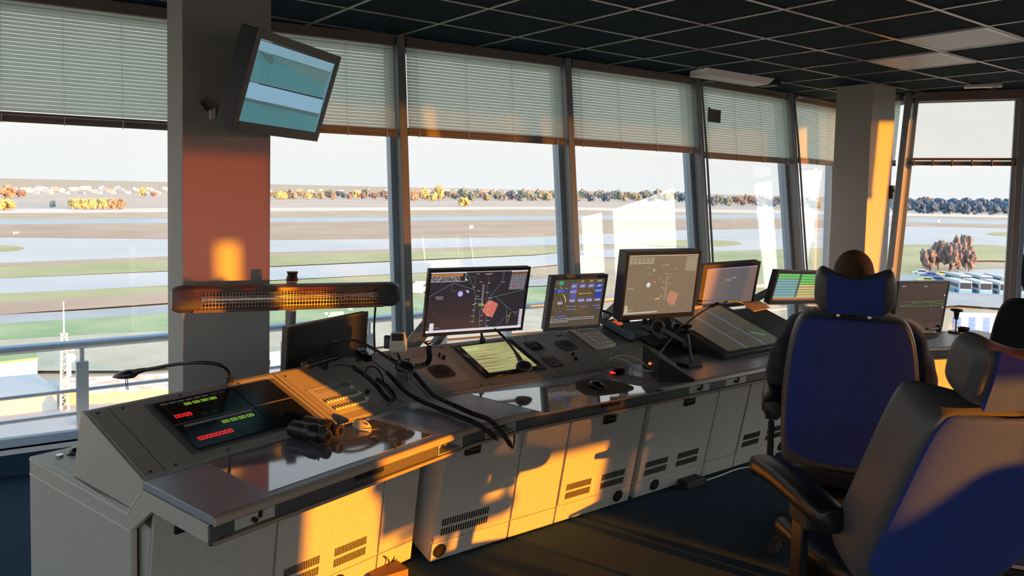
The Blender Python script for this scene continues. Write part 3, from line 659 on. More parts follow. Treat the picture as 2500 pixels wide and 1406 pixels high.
# black finger grips in the apron
for a, b, lab in ((W1(s1(868, 1160)), W1(s1(935, 1135)), 'black finger slot under the left worktop'), (P2(X(1470, 1000)), P2(X(1512, 990)), 'black finger slot under the middle worktop')):
    d = b-a; q = Vector((d.y, -d.x, 0)).normalized()
    MB().box((0, 0, 0), (d.length, .012, .022)).build('finger_grip', M_['hole'], wt, bevel=.002).matrix_world = frame((a+b)/2+q*.0+Vector((0, 0, .711)), d)
# ---- open recess boxes for headset sockets
for a, b, lab in ((W1(u1[5]), W1(u1[6]), 'open headset socket recess left of the worktop bend'), (P2(1.855), P2(X(1262, 1045)), 'open headset socket recess right of the worktop bend, with cords plugged in')):
    d = b-a; w = d.length-.006; t = empty('socket_recess', frame((a+b)/2+Vector((0, 0, .699)), d), lab, 'socket box')
    MB().box((0, .06, 0), (w, .004, .042)).box((0, .03, -.0195), (w, .06, .003)).box((-w/2, .03, 0), (.004, .06, .042)).box((w/2, .03, 0), (.004, .06, .042)).build('recess_shell', M_['beige'], t)
    for k in range(3): MB().cyl((-w*.25+k*w*.25, .058, .002), (-w*.25+k*w*.25, .03, .002), .009, n=12).build('jack_socket', M_['black'] if 'right' in lab else M_['beige2'], t, sm=True)
# ---- end unit and sloped housings (profile measured on the left end panel: v depth, z height)
def housing(name, M, x0, x1, label, end=False, split=False):
    t = empty(name, M, label, 'console')
    prof = [(.428, .7505), (.878, .893), (.893, .893), (.966, .632), (.5, .632), (.428, .716)]
    MB().xprism(prof, x0, x1).build('sloped_housing', M_['beige'], t, bevel=.003)
    MB().xprism([(.52, .628), (1.355, .615), (1.36, 0), (1.33, 0), (1.33, .585), (.52, .598)], x0+.0, x1).build('rear_shelf', M_['beige'], t, bevel=.003)
    return t
H1 = housing('instrument_desk', F1, 0.0, 1.26, 'left end instrument desk with sloping dimmer and intercom panels')
ep = MB().xprism([(.425, .716), (.52, .618), (.966, .630), (1.36, .613), (1.36, .0), (.50, 0), (.50, .56), (.36, .664), (.0, .664), (.0, .722), (.425, .722)], -.006, .016)
ep.build('end_panel', M_['beige'], H1, bevel=.002)
g1 = MB(); g1.bar((-.0075, .52, .612), (-.0075, 1.36, .604), .003, .003); g1.bar((-.0075, .505, .560), (-.0075, 1.36, .543), .003, .003); g1.bar((-.0075, .428, .716), (-.0075, .52, .616), .003, .003)
g1.build('panel_joint', M_['sill'], H1)
MB().xprism([(-.002, .662), (.012, .662), (.012, .722), (-.002, .722)], -.009, .02).build('corner_block', M_['speck'], H1)
dp = F1.inverted() @ at(188, 1103, .62); q = MB(); q.ball((dp.x, dp.y, .622), (.030, .034, .020), 0, 20, 12); q.cyl((dp.x, dp.y, .61), (dp.x, dp.y, .622), .038, n=24); q.build('cable_dome', M_['gloss'], H1, sm=True)
dp = F1.inverted() @ at(145, 1113, .62); MB().cyl((dp.x, dp.y, .612), (dp.x, dp.y, .626), .014, n=16).build('cap_screw', M_['steel'], H1, sm=True)
H2 = housing('instrument_desk', F2, .02, 1.72, 'middle instrument desk with amber touch screen and loudspeaker panels')
H3 = housing('instrument_desk', F2, 1.722, 3.25, 'right middle instrument desk below the black display panel')
H4 = housing('instrument_desk', F4, .12, .98, 'right hand instrument desk beside the seated person')
# corner filler between desk one and desk two
a, b, c, d = w1(1.26, .428, .7505), F2 @ Vector((.02, .428, .7505)), F2 @ Vector((.02, .878, .893)), w1(1.26, .878, .893)
t = empty('corner_filler', Vector(a), 'plain wedge panel filling the bend between left and middle desks', 'panel')
m = MB(); z0 = Vector((0, 0, -.12)); P = [p-a for p in (a, b, c, d)]; Q = [p+z0 for p in P]
m.add(P+Q, [(0, 1, 2, 3), (4, 7, 6, 5), (0, 4, 5, 1), (1, 5, 6, 2), (2, 6, 7, 3), (3, 7, 4, 0)]).build('wedge', M_['beige2'], t)
# slope frames: x along, y up the slope, z out of it
def slope(F, x=0): 
    o = F @ Vector((x, .428, .7515)); ex = (F.to_3x3() @ Vector((1, 0, 0))); ey = F.to_3x3() @ Vector((0, .45, .1425)); ez = ex.cross(ey)
    return frame(o, ex, ez)
SL1, SL2, SL4 = slope(F1), slope(F2), slope(F4)
SLEN = math.hypot(.45, .1425)
def s1p(x, y):
    n = SL1.to_3x3() @ Vector((0, 0, 1)); return SL1.inverted() @ onpl(x, y, tuple(SL1.translation), tuple(n))
def s2p(x, y):
    n = SL2.to_3x3() @ Vector((0, 0, 1)); return SL2.inverted() @ onpl(x, y, tuple(SL2.translation), tuple(n))
def screws(t, pts, m='black', r=.006, nm='screw'):
    for x, y in pts: MB().cyl((x, y, 0), (x, y, .004), r, n=10).build(nm, M_[m], t)
# left: grey panel with black intercom units
t = empty('intercom_panel', SL1, 'grey panel with four black touch key units showing red and green keys', 'control panel')
MB().box2((.012, .008, 0), (.80, SLEN-.012, .003)).build('mounting_plate', M_['beige2'], t, bevel=.001)
bx0, bx1, by0, by1 = .232, .752, .075, .412
MB().box2((bx0-.028, by0-.02, .003), (bx1+.03, by1+.01, .005)).build('sub_plate', M_['grey'], t)
mx = bx0+.335; my = (by0+by1)/2
keys = []
for nm, (xa_, xb_, ya_, yb_) in (('touch_unit', (bx0, mx, my+.004, by1)), ('touch_unit', (bx0, mx, by0, my-.004)), ('blank_unit', (mx+.004, bx1, my+.004, by1)), ('blank_unit', (mx+.004, bx1, by0, my-.004))):
    u = MB().box2((xa_, ya_, .005), (xb_, yb_, .011)).build(nm, M_['gloss'], t, bevel=.001); keys.append(u)
def key(par, x, y, w, h, m, z=.0112, nm='key', inner=True):
    k = MB(); b = .0025
    for a_, b_ in (((x, y), (x+w, y+b)), ((x, y+h-b), (x+w, y+h)), ((x, y), (x+b, y+h)), ((x+w-b, y), (x+w, y+h))): k.box2((a_[0], a_[1], z), (b_[0], b_[1], z+.0008))
    if inner: k.box2((x+w*.28, y+h*.42, z), (x+w*.72, y+h*.58, z+.0008))
    return k.build(nm, m, par)
U = keys[0]
for k in range(6): MB().box2((.252+k*.034, by1-.026, .0112), (.280+k*.034, by1-.014, .0118)).build('name_label', M_['labelg'], U)
for k in range(2): MB().box2((.462+k*.034, by1-.026, .0112), (.490+k*.034, by1-.014, .0118)).build('name_label', M_['dimw'], U)
for k in range(4): key(U, .335+k*.036, by1-.056, .028, .016, M_['ledg'])
for k in range(2): key(U, .262+k*.036, my+.022+.02, .03, .02, M_['ledr'])
for x in (.30, .36, .41, .47): key(U, x, my+.02, .022, .018, M_['dimw'])
U = keys[1]
MB().box2((.262, my-.026, .0112), (.55, my-.012, .0118)).build('name_label', M_['labelg'], U)
for k in range(4): key(U, .40+k*.036, my-.060, .028, .018, M_['ledg'])
for k in range(4): key(U, .266+k*.036, by0+.042, .031, .021, M_['ledr'])
for x in (.305, .375, .425, .49): key(U, x, by0+.014, .022, .018, M_['dimw'])
lines = MB(); lines.box2((bx0+.028, by0, .0112), (bx0+.0292, by1, .0116)); lines.box2((bx0, my-.004, .0112), (bx1, my+.004, .0116)); lines.build('divider_rail', M_['grey'], t)
screws(t, [(bx0-.014, by0+.03+k*.1) for k in range(4)]+[(bx1+.016, by0+.02+k*.1) for k in range(4)], 'chrome', .005)
screws(t, [(.04, .03), (.04, SLEN-.035), (.13, .03), (.13, SLEN-.035), (.33, .03), (.36, SLEN-.03), (.62, .03), (.62, SLEN-.03)])
g_ = MB(); g_.box2((.085, .01, .003), (.0865, SLEN-.015, .0034)); g_.build('panel_seam', M_['hole'], t)
# right part of the left desk: dimmer and microphone panel
t = empty('dimmer_panel', SL1, 'beige panel with two rows of small faders, half lit by the sun', 'control panel')
MB().box2((.806, .008, 0), (1.25, SLEN-.012, .003)).build('mounting_plate', M_['beige2'], t, bevel=.001)
p00, p11 = s1p(822, 1016), s1p(912, 975); q00, q11 = s1p(768, 955), s1p(850, 925)
X0, X1, Y0, Y1 = .868, 1.10, .07, .275
MB().box2((X0-.012, Y0-.01, .003), (X1+.02, Y1+.01, .005)).build('fader_plate', M_['beige'], t, bevel=.001)
for row in range(2):
    for k in range(11):
        x = X0+.012+k*.0165; y = Y0+.028+row*.062
        MB().box2((x-.001, y-.02, .005), (x+.001, y+.032, .0055)).build('fader_slot', M_['hole'], t)
        MB().box2((x-.0055, y-.012, .005), (x+.0055, y-.001, .014)).build('fader_key', M_['ivoryk'], t, bevel=.001)
for k in range(3): MB().box2((X0+.192, Y0+.03+k*.055, .005), (X0+.206, Y0+.046+k*.055, .017)).build('rocker_switch', M_['ivory'], t, bevel=.002)
MB().box2((X0+.01, Y1-.022, .005), (X0+.15, Y1-.019, .0056)).box2((X0+.01, Y1-.036, .005), (X0+.15, Y1-.034, .0056)).build('printed_scale', M_['dimw'], t)
d_ = MB()
for i in range(5):
    for j in range(4): d_.cyl((X0+.165+i*.009, Y1-.035+j*.009, .005), (X0+.165+i*.009, Y1-.035+j*.009, .0057), .0028, n=6)
d_.build('speaker_holes', M_['hole'], t)
MB().cyl((X1-.0, Y0+.08, .005), (X1, Y0+.08, .022), .01, n=14).build('knob', M_['black'], t, sm=True)
screws(t, [(.845, SLEN-.05), (.845, .03), (1.13, .03), (1.13, SLEN-.05), (X0-.004, Y1), (X1+.012, Y0)])
MB().box2((.828, .012, .003), (.8295, SLEN-.02, .0034)).box2((1.20, .012, .003), (1.2015, SLEN-.02, .0034)).build('panel_seam', M_['hole'], t)
# middle desk panels
def plate(x0, x1, label, F=None, name='meter_board', mt='beige2'):
    t = empty(name, F or SL2, label, 'control panel')
    MB().box2((x0, .008, 0), (x1, SLEN-.012, .003)).build('mounting_plate', M_[mt], t, bevel=.001)
    MB().box2((x0+.02, .02, .003), (x1-.02, .0212, .0034)).box2((x0+.02, .02, .003), (x0+.0212, SLEN-.03, .0034)).box2((x1-.0212, .02, .003), (x1-.02, SLEN-.03, .0034)).build('panel_seam', M_['hole'], t)
    screws(t, [(x0+.03, .035), (x1-.03, .035), (x0+.03, SLEN-.035), (x1-.03, SLEN-.035)])
    return t
def speaker(t, x, y, r=.062, sq=False):
    g = MB().prism(rrect(2*r, 2*r*1.0, r*.55), .003, .009); g.v = [Vector((v.x+x, v.y+y, v.z)) for v in g.v]; o = g.build('loudspeaker', M_['black'], t, bevel=.002)
    h = MB()
    for i in range(-5, 6):
        for j in range(-5, 6):
            if i*i+j*j < 27: h.cyl((x+i*r*.13, y+j*r*.13, .009), (x+i*r*.13, y+j*r*.13, .0096), .0026, n=6)
    h.build('grille', M_['hole'], o); screws(t, [(x-r*.78, y-r*.78), (x+r*.78, y-r*.78)], 'chrome', .004)
t = plate(.06, .40, 'board with round loudspeaker and two knobs left of the amber touch screen')
MB().box2((.10, .10, .003), (.345, .36, .0045)).build('sub_plate', M_['beige'], t); 
spc = s2p(1078, 909); speaker(t, spc.x, spc.y)
for px_, r_ in ((1072, .006), (1082, .011)):
    k = s2p(px_, 871 if px_ == 1072 else 878); MB().cyl((k.x, k.y, .004), (k.x, k.y, .024), r_, n=14).build('knob', M_['black'], t, sm=True)
k = s2p(1016, 872); MB().box((k.x, k.y, .005), (.03, .014, .001)).build('label_plate', M_['labelg'], t)
# amber touch screen
t = plate(.402, .915, 'middle panel with the framed amber strip display')
x0, x1, y0, y1 = .435, .83, .085, .425
MB().box2((x0, y0, .003), (x1, y1, .012)).build('screen_frame', M_['gloss'], t, bevel=.004)
sx0, sx1, sy0, sy1 = .475, .79, .118, .405
stripm = mat('amber_strip_display', (.01, .01, .01), .25, emit=(.44, .44, .17), es=1.0)
tn = stripm.node_tree; tc = N(tn, 'ShaderNodeTexCoord'); mp = N(tn, 'ShaderNodeMapping'); mp.inputs['Scale'].default_value = (3, 170, 1); nz = N(tn, 'ShaderNodeTexNoise'); nz.inputs['Scale'].default_value = 1
rp = N(tn, 'ShaderNodeValToRGB'); rp.color_ramp.elements[0].position = .38; rp.color_ramp.elements[0].color = (.20, .17, .07, 1); rp.color_ramp.elements[1].position = .58; rp.color_ramp.elements[1].color = (.52, .50, .20, 1)
tn.links.new(tc.outputs['Object'], mp.inputs[0]); tn.links.new(mp.outputs[0], nz.inputs['Vector']); tn.links.new(nz.outputs['Fac'], rp.inputs[0]); tn.links.new(rp.outputs[0], tn.nodes['Principled BSDF'].inputs['Emission Color'])
scn = MB().box2((sx0, sy0, .012), (sx1, sy1, .0128)).build('screen', stripm, t)
gg = MB()
for a_, b_ in (((.52, .27), (.56, .276)), ((.60, .27), (.64, .275)), ((.66, .23), (.72, .235)), ((.54, .20), (.60, .204))): gg.box2((a_[0], a_[1], .0129), (b_[0], b_[1], .0133))
gg.box2((sx0+.005, sy1-.05, .0129), (sx0+.09, sy1-.035, .0133), 1)
gg.build('screen_marks', [E('dark_green_text', (.08, .14, .05)), E('pale_green_cell', (.45, .62, .30))], scn)
MB().box2((x0+.008, y1-.05, .012), (x0+.02, y1-.02, .0126)).build('badge', M_['grey'], t)
# meters and loudspeaker at the right of the middle desk
t = plate(.917, 1.25, 'panel with two square meters and a loudspeaker right of the amber touch screen')
for (px_, py_) in ((1304, 846), (1349, 885)):
    c = s2p(px_, py_); o = MB().box2((c.x-.045, c.y-.05, .003), (c.x+.045, c.y+.05, .008)).build('meter', M_['gloss'], t, bevel=.002)
    MB().box2((c.x-.028, c.y+.034, .008), (c.x+.028, c.y+.038, .0085)).build('meter_scale', M_['labelg'], o)
    MB().cyl((c.x, c.y-.01, .008), (c.x, c.y-.01, .016), .008, n=12).build('meter_knob', M_['grey'], o, sm=True)
c = s2p(1382, 844); speaker(t, c.x, c.y, .058)
c = s2p(1366, 820); MB().box((c.x, c.y, .0035), (.05, .018, .001)).build('red_label', mat('faded_red_label', (.20, .05, .035), .6), t)
for (px_, py_, r_) in ((1398, 868, .008), (1405, 879, .012), (1420, 875, .003)): c = s2p(px_, py_); MB().cyl((c.x, c.y, .003), (c.x, c.y, .02 if r_ > .004 else .006), r_, n=14).build('knob', M_['black'], t, sm=True)
t = plate(1.252, 1.72, 'dark plain panel behind the keypad and phone')
t = plate(1.725, 3.24, 'long dark panel under the black display desk', mt='blackm')
t = plate(.14, .97, 'sun warmed beige panel with an inset dark display on the right hand desk', SL4)
MB().box2((.20, .06, .003), (.60, .42, .014)).build('display_frame', M_['blackm'], t, bevel=.003)
MB().box2((.24, .10, .014), (.56, .38, .0145)).build('display_glass', M_['gloss'], t)
# grille tiles of the phone rack (1540,815)
c = s2p(1600, 818); t = empty('vent_rack', SL2 @ Matrix.Translation((c.x, c.y+.02, .004)), 'black rack insert with four pale slotted grilles behind the call box', 'vent panel')
MB().box((0, 0, .006), (.34, .30, .012)).build('tray', M_['blackm'], t, bevel=.002)
for cx_, cy_ in ((-.1, .0), (0.0, .05), (.0, -.06), (.1, -.0)):
    g_ = MB()
    for k in range(9): g_.box((cx_-.036+k*.009, cy_, .013), (.0045, .07, .002))
    g_.build('grille', M_['labelg'], t)
# ---- cabinets under the worktop
YB, YS = 2.99, .205
def cabM(F, x, vb=.335, sl=YS):
    o = F @ Vector((x, vb, 0)); ex = F.to_3x3() @ Vector((1, 0, 0)); up = F.to_3x3() @ Vector((0, -sl, 1)); return frame(o, ex, up)
def vents(par, x, w, z=.16):
    for r in range(2):
        m = MB(); n = 20
        for k in range(n): m.box((x+w*(k+.5)/n, -.0065, z+r*.05), (w/n*.5, .003, .036))
        m.build('vent', M_['hole'], par)
def latch(par, x, z=.565):
    m = MB().box((x, -.008, z), (.088, .018, .052)).build('handle', M_['black'], par, bevel=.006)
    MB().box((x, -.018, z+.004), (.07, .003, .004)).build('grip_line', M_['grey'], m)
def cabinet(F, x0, x1, label, kind='door', vb=.335, hx=None, v=True, hole=None, sl=YS):
    w = x1-x0; t = empty('cabinet', cabM(F, x0, vb, sl), label, 'cabinet')
    H = .665
    MB().box2((.0, .006, .012), (w, .42, H-.085)).build('body', M_['beige'], t)
    MB().box2((.002, -.004, .012), (w-.002, .012, .105)).build('plinth', M_['beige'], t, bevel=.002)
    if kind == 'door':
        d = MB().box2((.004, -.006, .11), (w-.004, .010, H-.005)).build('door', M_['beige'], t, bevel=.002)
        if hx is not None: latch(d, hx)
        if v:
            n = 2 if w > .45 else 1
            for k in range(n): vents(d, w*(.08+.46*k), w*.32 if n == 2 else w*.6)
    else: MB().box2((.003, -.004, .11), (w-.003, .010, H-.005)).build('fixed_panel', M_['beige'], t, bevel=.002)
    if hole is not None:
        m = MB(); m.cyl((hole, -.004, .062), (hole, -.010, .062), .034, n=24); g = m.build('cable_grommet', M_['black'], t, sm=True)
        MB().cyl((hole, -.009, .062), (hole, -.012, .062), .024, n=20).build('grommet_opening', M_['hole'], g, sm=True)
    return t
sc_ = lambda x, y: (onpl(x, y, tuple(F1 @ Vector((0, .44, 0))), (e2.x, e2.y, 0))-O1).dot(E1)
s_a, s_b = sc_(669, 1350), sc_(918, 1350)
FL = frame(w1(0, .50), w1(1.186, .44)-w1(0, .50))
cabinet(FL, .03, s_a, 'leftmost cabinet at the end of the console with a dark handle', vb=.0, hx=.12, sl=.13, v=False)
cabinet(FL, s_a+.003, s_b, 'second cabinet from the left, sun striped, above the small brown box', vb=.0, hx=None, sl=.13, hole=.32)
cabinet(FL, s_b+.003, L1+.075, 'narrow fixed cabinet panel left of the worktop bend, above the cable tangle', 'fixed', vb=.0, sl=.13)
cabinet(F2, .012, .455, 'brightly sunlit cabinet right of the worktop bend with a black handle', hx=.15, hole=.045)
cabinet(F2, .46, .755, 'narrow sunlit fixed cabinet panel beside the sunlit door', 'fixed')
cabinet(F2, .76, 1.305, 'cabinet below the black computer mouse with two vent pairs', hx=.27, hole=.45)
cabinet(F2, 1.345, 1.93, 'cabinet below the black call box with two vent pairs', hx=.32, hole=.16)
cabinet(F2, 1.935, 2.235, 'narrow fixed cabinet panel left of the seated person', 'fixed')
cabinet(F2, 2.24, 2.78, 'cabinet partly behind the blue chair with a white cable at its foot', hx=None, hole=.50)
cabinet(F2, 2.785, 3.2, 'last cabinet of the middle desk, hidden by the seated person', hx=.2)
cabinet(F4, .3, 1.0, 'cabinet at the right seen between blue chair and near chair', hx=.25, v=False)
cabinet(F4, 1.005, 1.4, 'orange sunlit cabinet at the right beside the near chair headrest', 'fixed')
t = empty('locker_lock', F4 @ Vector((.62, .22, .60)), 'small dark lock knob on the right hand cabinet', 'lock'); MB().cyl((0, 0, 0), (0, -.015, 0), .014, n=14).build('lock_body', M_['black'], t, sm=True)
# ================================================================ SCREENS
def dep(x, y, t): return Vector(CAMP+ray(x, y)*t)
def homog(src, w, h):
    dst = [(0, h), (w, h), (w, 0), (0, 0)]; A = []; b = []
    for (x, y), (u, v) in zip(src, dst):
        A.append([x, y, 1, 0, 0, 0, -u*x, -u*y]); b.append(u); A.append([0, 0, 0, x, y, 1, -v*x, -v*y]); b.append(v)
    p = np.linalg.solve(np.array(A, float), np.array(b, float)); p = np.append(p, 1).reshape(3, 3)
    def f(x, y): q = p @ np.array([x, y, 1.0]); return (q[0]/q[2], q[1]/q[2])
    return f
def monitor(name, TL, TR, H, tilt, label, depth=.045, bz=(.014, .014, .018, .018), bezel='bezel', scr=None, arm=None, cat='monitor', back=.03):
    TL, TR = Vector(TL), Vector(TR); w = (TR-TL).length; ex = (TR-TL).normalized(); nh = Vector((ex.y, -ex.x, 0)).normalized()
    up = Vector((0, 0, 1))*math.cos(tilt)+nh*math.sin(tilt); ez = ex.cross(up)
    M = frame(TL-up*H, ex, ez)                    # x right, y up the screen, z toward the viewer
    t = empty(name, M, label, cat)
    l, r, tp, bt = bz
    b = MB()
    b.box2((0, 0, -.012), (l, H, .0)).box2((w-r, 0, -.012), (w, H, .0)).box2((l, H-tp, -.012), (w-r, H, .0)).box2((l, 0, -.012), (w-r, bt, .0))
    b.build('bezel', M_[bezel], t, bevel=.0015)
    MB().box2((.003, .003, -depth), (w-.003, H-.003, -.010)).box2((w*.2, H*.2, -depth-back), (w*.8, H*.8, -depth)).build('housing', M_[bezel], t, bevel=.004)
    s = MB().box2((l, bt, -.0105), (w-r, H-tp, -.004)).build('screen', scr or M_['gloss'], t)
    if arm is not None:
        a = MB(); p = Vector((w*.5, H*.45, -depth-back)); q = M.inverted() @ Vector(arm)
        a.cyl(p, p+Vector((0, 0, -.06)), .025); a.bar(p+Vector((0, 0, -.06)), q, .035, .05); a.cyl(q, q+(M.inverted().to_3x3() @ Vector((0, 0, -.18))), .022)
        a.build('arm', M_['grey'], t, bevel=.002)
    return t, s, w-l-r, H-tp-bt, (l, bt)
class Gfx:                                        # flat display graphics, drawn in metres on the screen
    def __init__(s, org, f=None): s.mb = MB(); s.o = org; s.f = f or (lambda x, y: (x, y)); s.m = []; s.z = -.0035
    def idx(s, m):
        if m not in s.m: s.m.append(m)
        return s.m.index(m)
    def P(s, x, y): u, v = s.f(x, y); return Vector((s.o[0]+u, s.o[1]+v, s.z))
    def line(s, pts, m, w=.0007):
        k = s.idx(m); q = [s.P(*p) for p in pts]
        for a, b in zip(q, q[1:]):
            d = b-a
            if d.length < 1e-6: continue
            n = Vector((-d.y, d.x, 0)).normalized()*w/2
            s.mb.slab([a-n, b-n, b+n, a+n], .0002, k)
    def poly(s, pts, m): s.mb.slab([s.P(*p) for p in pts], .0003, s.idx(m))
    def rect(s, x0, y0, x1, y1, m): s.poly([(x0, y0), (x1, y0), (x1, y1), (x0, y1)], m)
    def disc(s, x, y, rx, ry, m): s.poly([(x+rx*math.cos(2*PI*k/20), y+ry*math.sin(2*PI*k/20)) for k in range(20)], m)
    def build(s, par, nm='screen_graphics'): return s.mb.build(nm, s.m, par)
def text(par, body, x, y, size, m, z=-.0033, al='CENTER', name='display_text'):
    c = bpy.data.curves.new(name, 'FONT'); c.body = body; c.size = size; c.align_x = al; c.align_y = 'CENTER'; c.extrude = .0001
    c.materials.append(m); o = bpy.data.objects.new(name, c); COL.objects.link(o); o.parent = par; o.location = (x, y, z); return o
gw = E('screen_white', (.72, .66, .74)); glav = E('screen_lavender', (.50, .40, .85)); gpink = E('screen_salmon', (.62, .16, .12)); gcy = E('screen_teal_line', (.18, .42, .38)); ggr = E('screen_grey_line', (.30, .30, .29)); gor = E('screen_orange', (.60, .25, .05)); gye = E('screen_yellow', (.75, .62, .10)); ggn = E('screen_green', (.16, .55, .16)); gbl = E('screen_blue', (.03, .06, .35)); gbr = E('screen_brown_row', (.25, .14, .06)); gblk = E('screen_black', (.004, .004, .004))
# left radar monitor
scr = mat('radar_screen', (.055, .045, .05), .3, emit=(.022, .018, .024), es=1)
TL, TR = (1.791, 3.033, 1.3696), (2.313, 2.9412, 1.3696)
k = 1.135
sc3 = lambda p: Vector(CAMP+(np.array(p)-CAMP)*k)
t, s, w, h, o = monitor('radar_monitor', sc3(TL), sc3(TR), .335*k, math.radians(12.9), 'left radar monitor with red polygon, its screen facing left of the gooseneck lamp', scr=scr, arm=(2.25, 3.74, .85), depth=.04)
f = homog([(133, 195), (1770, 120), (1860, 1160), (218, 1325)], w, h); G = Gfx(o, f)
G.poly([(135, 195), (735, 168), (738, 190), (138, 217)], gw); G.poly([(735, 168), (1500, 133), (1500, 142), (735, 178)], gw)
G.poly([(215, 1275), (1862, 1118), (1865, 1160), (218, 1322)], gw)
G.poly([(1500, 135), (1770, 120), (1772, 145), (1502, 160)], gw)
rg = random.Random(5)
for i in range(9):                                # flight list, top left
    y = 225+i*16
    if i < 3: G.poly([(150, y+4), (690, y-22), (690, y-11), (150, y+15)], gor)
    else:
        x = 155
        while x < 640: 
            ww = rg.uniform(14, 60); G.line([(x, y+8-(x-150)*.045), (x+ww, y+8-(x+ww-150)*.045)], gw, .0016); x += ww+rg.uniform(8, 26)
G.line([(148, 370), (745, 340)], gw, .0012); G.line([(745, 340), (735, 190)], gw, .002); G.poly([(755, 285), (790, 325), (765, 330), (745, 305)], gw)
for i in range(15):                               # sector list, top right
    y = 165+i*21; G.line([(1515, y+8), (1765, y-4)], gor if i < 2 else gw, .0018)
    if 8 < i < 14: G.line([(1585, y+6), (1625, y+4)], gpink, .003)
for x in (1560, 1640, 1690, 1735): G.line([(x, 190), (x+10, 470)], gblk, .002)
for p in ([(165, 635), (545, 378), (940, 488)], [(745, 178), (905, 440), (985, 650), (1025, 1110)], [(1378, 150), (1375, 345), (1205, 635), (1250, 1150)], [(1205, 640), (1785, 470)], [(1310, 600), (1545, 785), (1610, 1120)], [(1095, 830), (1140, 1165)]): G.line(p, gcy, .0011)
for p in ([(1545, 785), (1790, 960)], [(1560, 980), (1435, 1145)], [(525, 400), (545, 530), (815, 495)], [(820, 262), (900, 250), (925, 420)], [(1135, 250), (1170, 700)]): G.line(p, ggr, .0008)
for p in ([(1060, 390), (1105, 760)], [(1085, 390), (1125, 830)]): G.line(p, gw, .0013)
G.line([(1632, 885), (1615, 1080)], gye, .0014)
for (x, y) in ((940, 205), (1015, 348), (1160, 362), (1400, 342), (1010, 508), (1160, 535), (915, 440), (1005, 608), (1230, 640), (985, 655), (970, 760), (985, 865), (990, 968), (1000, 1075), (1140, 850), (1145, 955), (1155, 1058), (1240, 738), (1240, 843), (1255, 943), (1265, 1047), (1275, 1152), (1595, 955), (1055, 660), (1000, 738)): G.line([(x-24, y), (x+26, y-2)], gw, .0018)
for i in range(3): G.line([(280+i*12, 635+i*20), (420, 628+i*22)], gw, .0011)
G.line([(1065, 200), (1200, 190)], gw, .0012); G.line([(1090, 215), (1170, 210)], gw, .0012); G.line([(1680, 885), (1755, 880)], gw, .001); G.line([(285, 940), (335, 933)], ggr, .001)
for i in range(5): G.line([(1050, 735+i*12), (1150, 745+i*8)], gye if i % 2 else ggn, .0014)
G.disc(704, 570, 44, 50, glav); G.poly([(790, 503), (832, 500), (858, 545), (815, 548)], glav)
G.poly([(1215, 680), (1262, 676), (1390, 740), (1340, 990), (1235, 965), (1148, 888), (1160, 760)], gpink)
G.poly([(265, 1132), (340, 1125), (348, 1262), (275, 1268)], gw); G.line([(340, 1215), (450, 1210)], gw, .001); G.line([(245, 1230), (272, 1228)], gw, .0015)
for i in range(10): G.poly([(1772+i*3, 825+i*31), (1825+i*3, 822+i*31), (1827+i*3, 845+i*31), (1774+i*3, 848+i*31)], gw)
G.poly([(1370, 1168), (1460, 1160), (1463, 1190), (1373, 1198)], ggn); G.build(s)
MB().box((.03, .008, .0005), (.03, .006, .002)).build('maker_badge', mat('teal_badge', (.05, .2, .2), .4), t)
MB().box((.50*k, .008, .0005), (.004, .004, .002)).build('power_light', E('power_blue', (.1, .3, .9)), t)
# weather display
scr = mat('weather_screen', (.09, .075, .06), .35, emit=(.085, .065, .042), es=1)  # brownish glare on this display is part of its emission colour
t, s, w, h, o = monitor('weather_monitor', (2.829, 3.404, 1.2466), (3.2243, 3.3431, 1.2466), .343, math.radians(12.1), 'grey framed weather display with wind dial and blue number fields', scr=scr, arm=(3.07, 3.74, .85), bezel='bezelg', bz=(.032, .018, .024, .02))
f = homog([(185, 185), (1245, 125), (1320, 1080), (255, 1190)], w, h); G = Gfx(o, f)
G.poly([(290, 205), (378, 203), (380, 280), (295, 283)], E('teal_cell', (.05, .38, .28)))
G.poly([(200, 380), (515, 370), (517, 425), (205, 440)], gbl)
for x, y in ((225, 365), (350, 355), (460, 350), (340, 322), (255, 250)): G.line([(x-30, y), (x+30, y-3)], gye, .0016)
cx_, cy_ = 388, 660
ring = [(cx_+122*math.cos(a), cy_+185*math.sin(a)) for a in [2*PI*q/48 for q in range(49)]]; G.line(ring, gor, .0009)
for q in range(12): a = 2*PI*q/12; G.line([(cx_+140*math.cos(a), cy_+210*math.sin(a)), (cx_+150*math.cos(a), cy_+222*math.sin(a))], gor, .003)
G.line([(cx_+118*math.cos(a), cy_+178*math.sin(a)) for a in [math.radians(-75+6*q) for q in range(12)]], gye, .005)
G.line([(380, 545), (395, 790)], ggr, .0014)
bl2 = E('screen_blue_field', (.10, .10, .30))
for q in ([(545, 245), (690, 240), (712, 620), (580, 645)], [(1090, 225), (1225, 215), (1250, 520), (1115, 530)], [(730, 245), (870, 240), (875, 330), (735, 335)], [(915, 235), (1055, 230), (1060, 320), (920, 325)], [(755, 545), (895, 540), (900, 625), (760, 632)], [(940, 530), (1065, 525), (1075, 610), (945, 618)], [(1120, 540), (1240, 530), (1245, 590), (1122, 598)], [(605, 700), (700, 697), (705, 735), (608, 740)], [(905, 690), (990, 687), (995, 730), (908, 735)], [(610, 765), (690, 762), (692, 800), (612, 803)], [(1150, 665), (1230, 660), (1235, 700), (1155, 705)], [(1155, 725), (1235, 722), (1237, 755), (1158, 760)], [(350, 915), (575, 905), (578, 950), (355, 962)]): G.poly(q, gbl if q[0][0] in (1090,) else bl2)
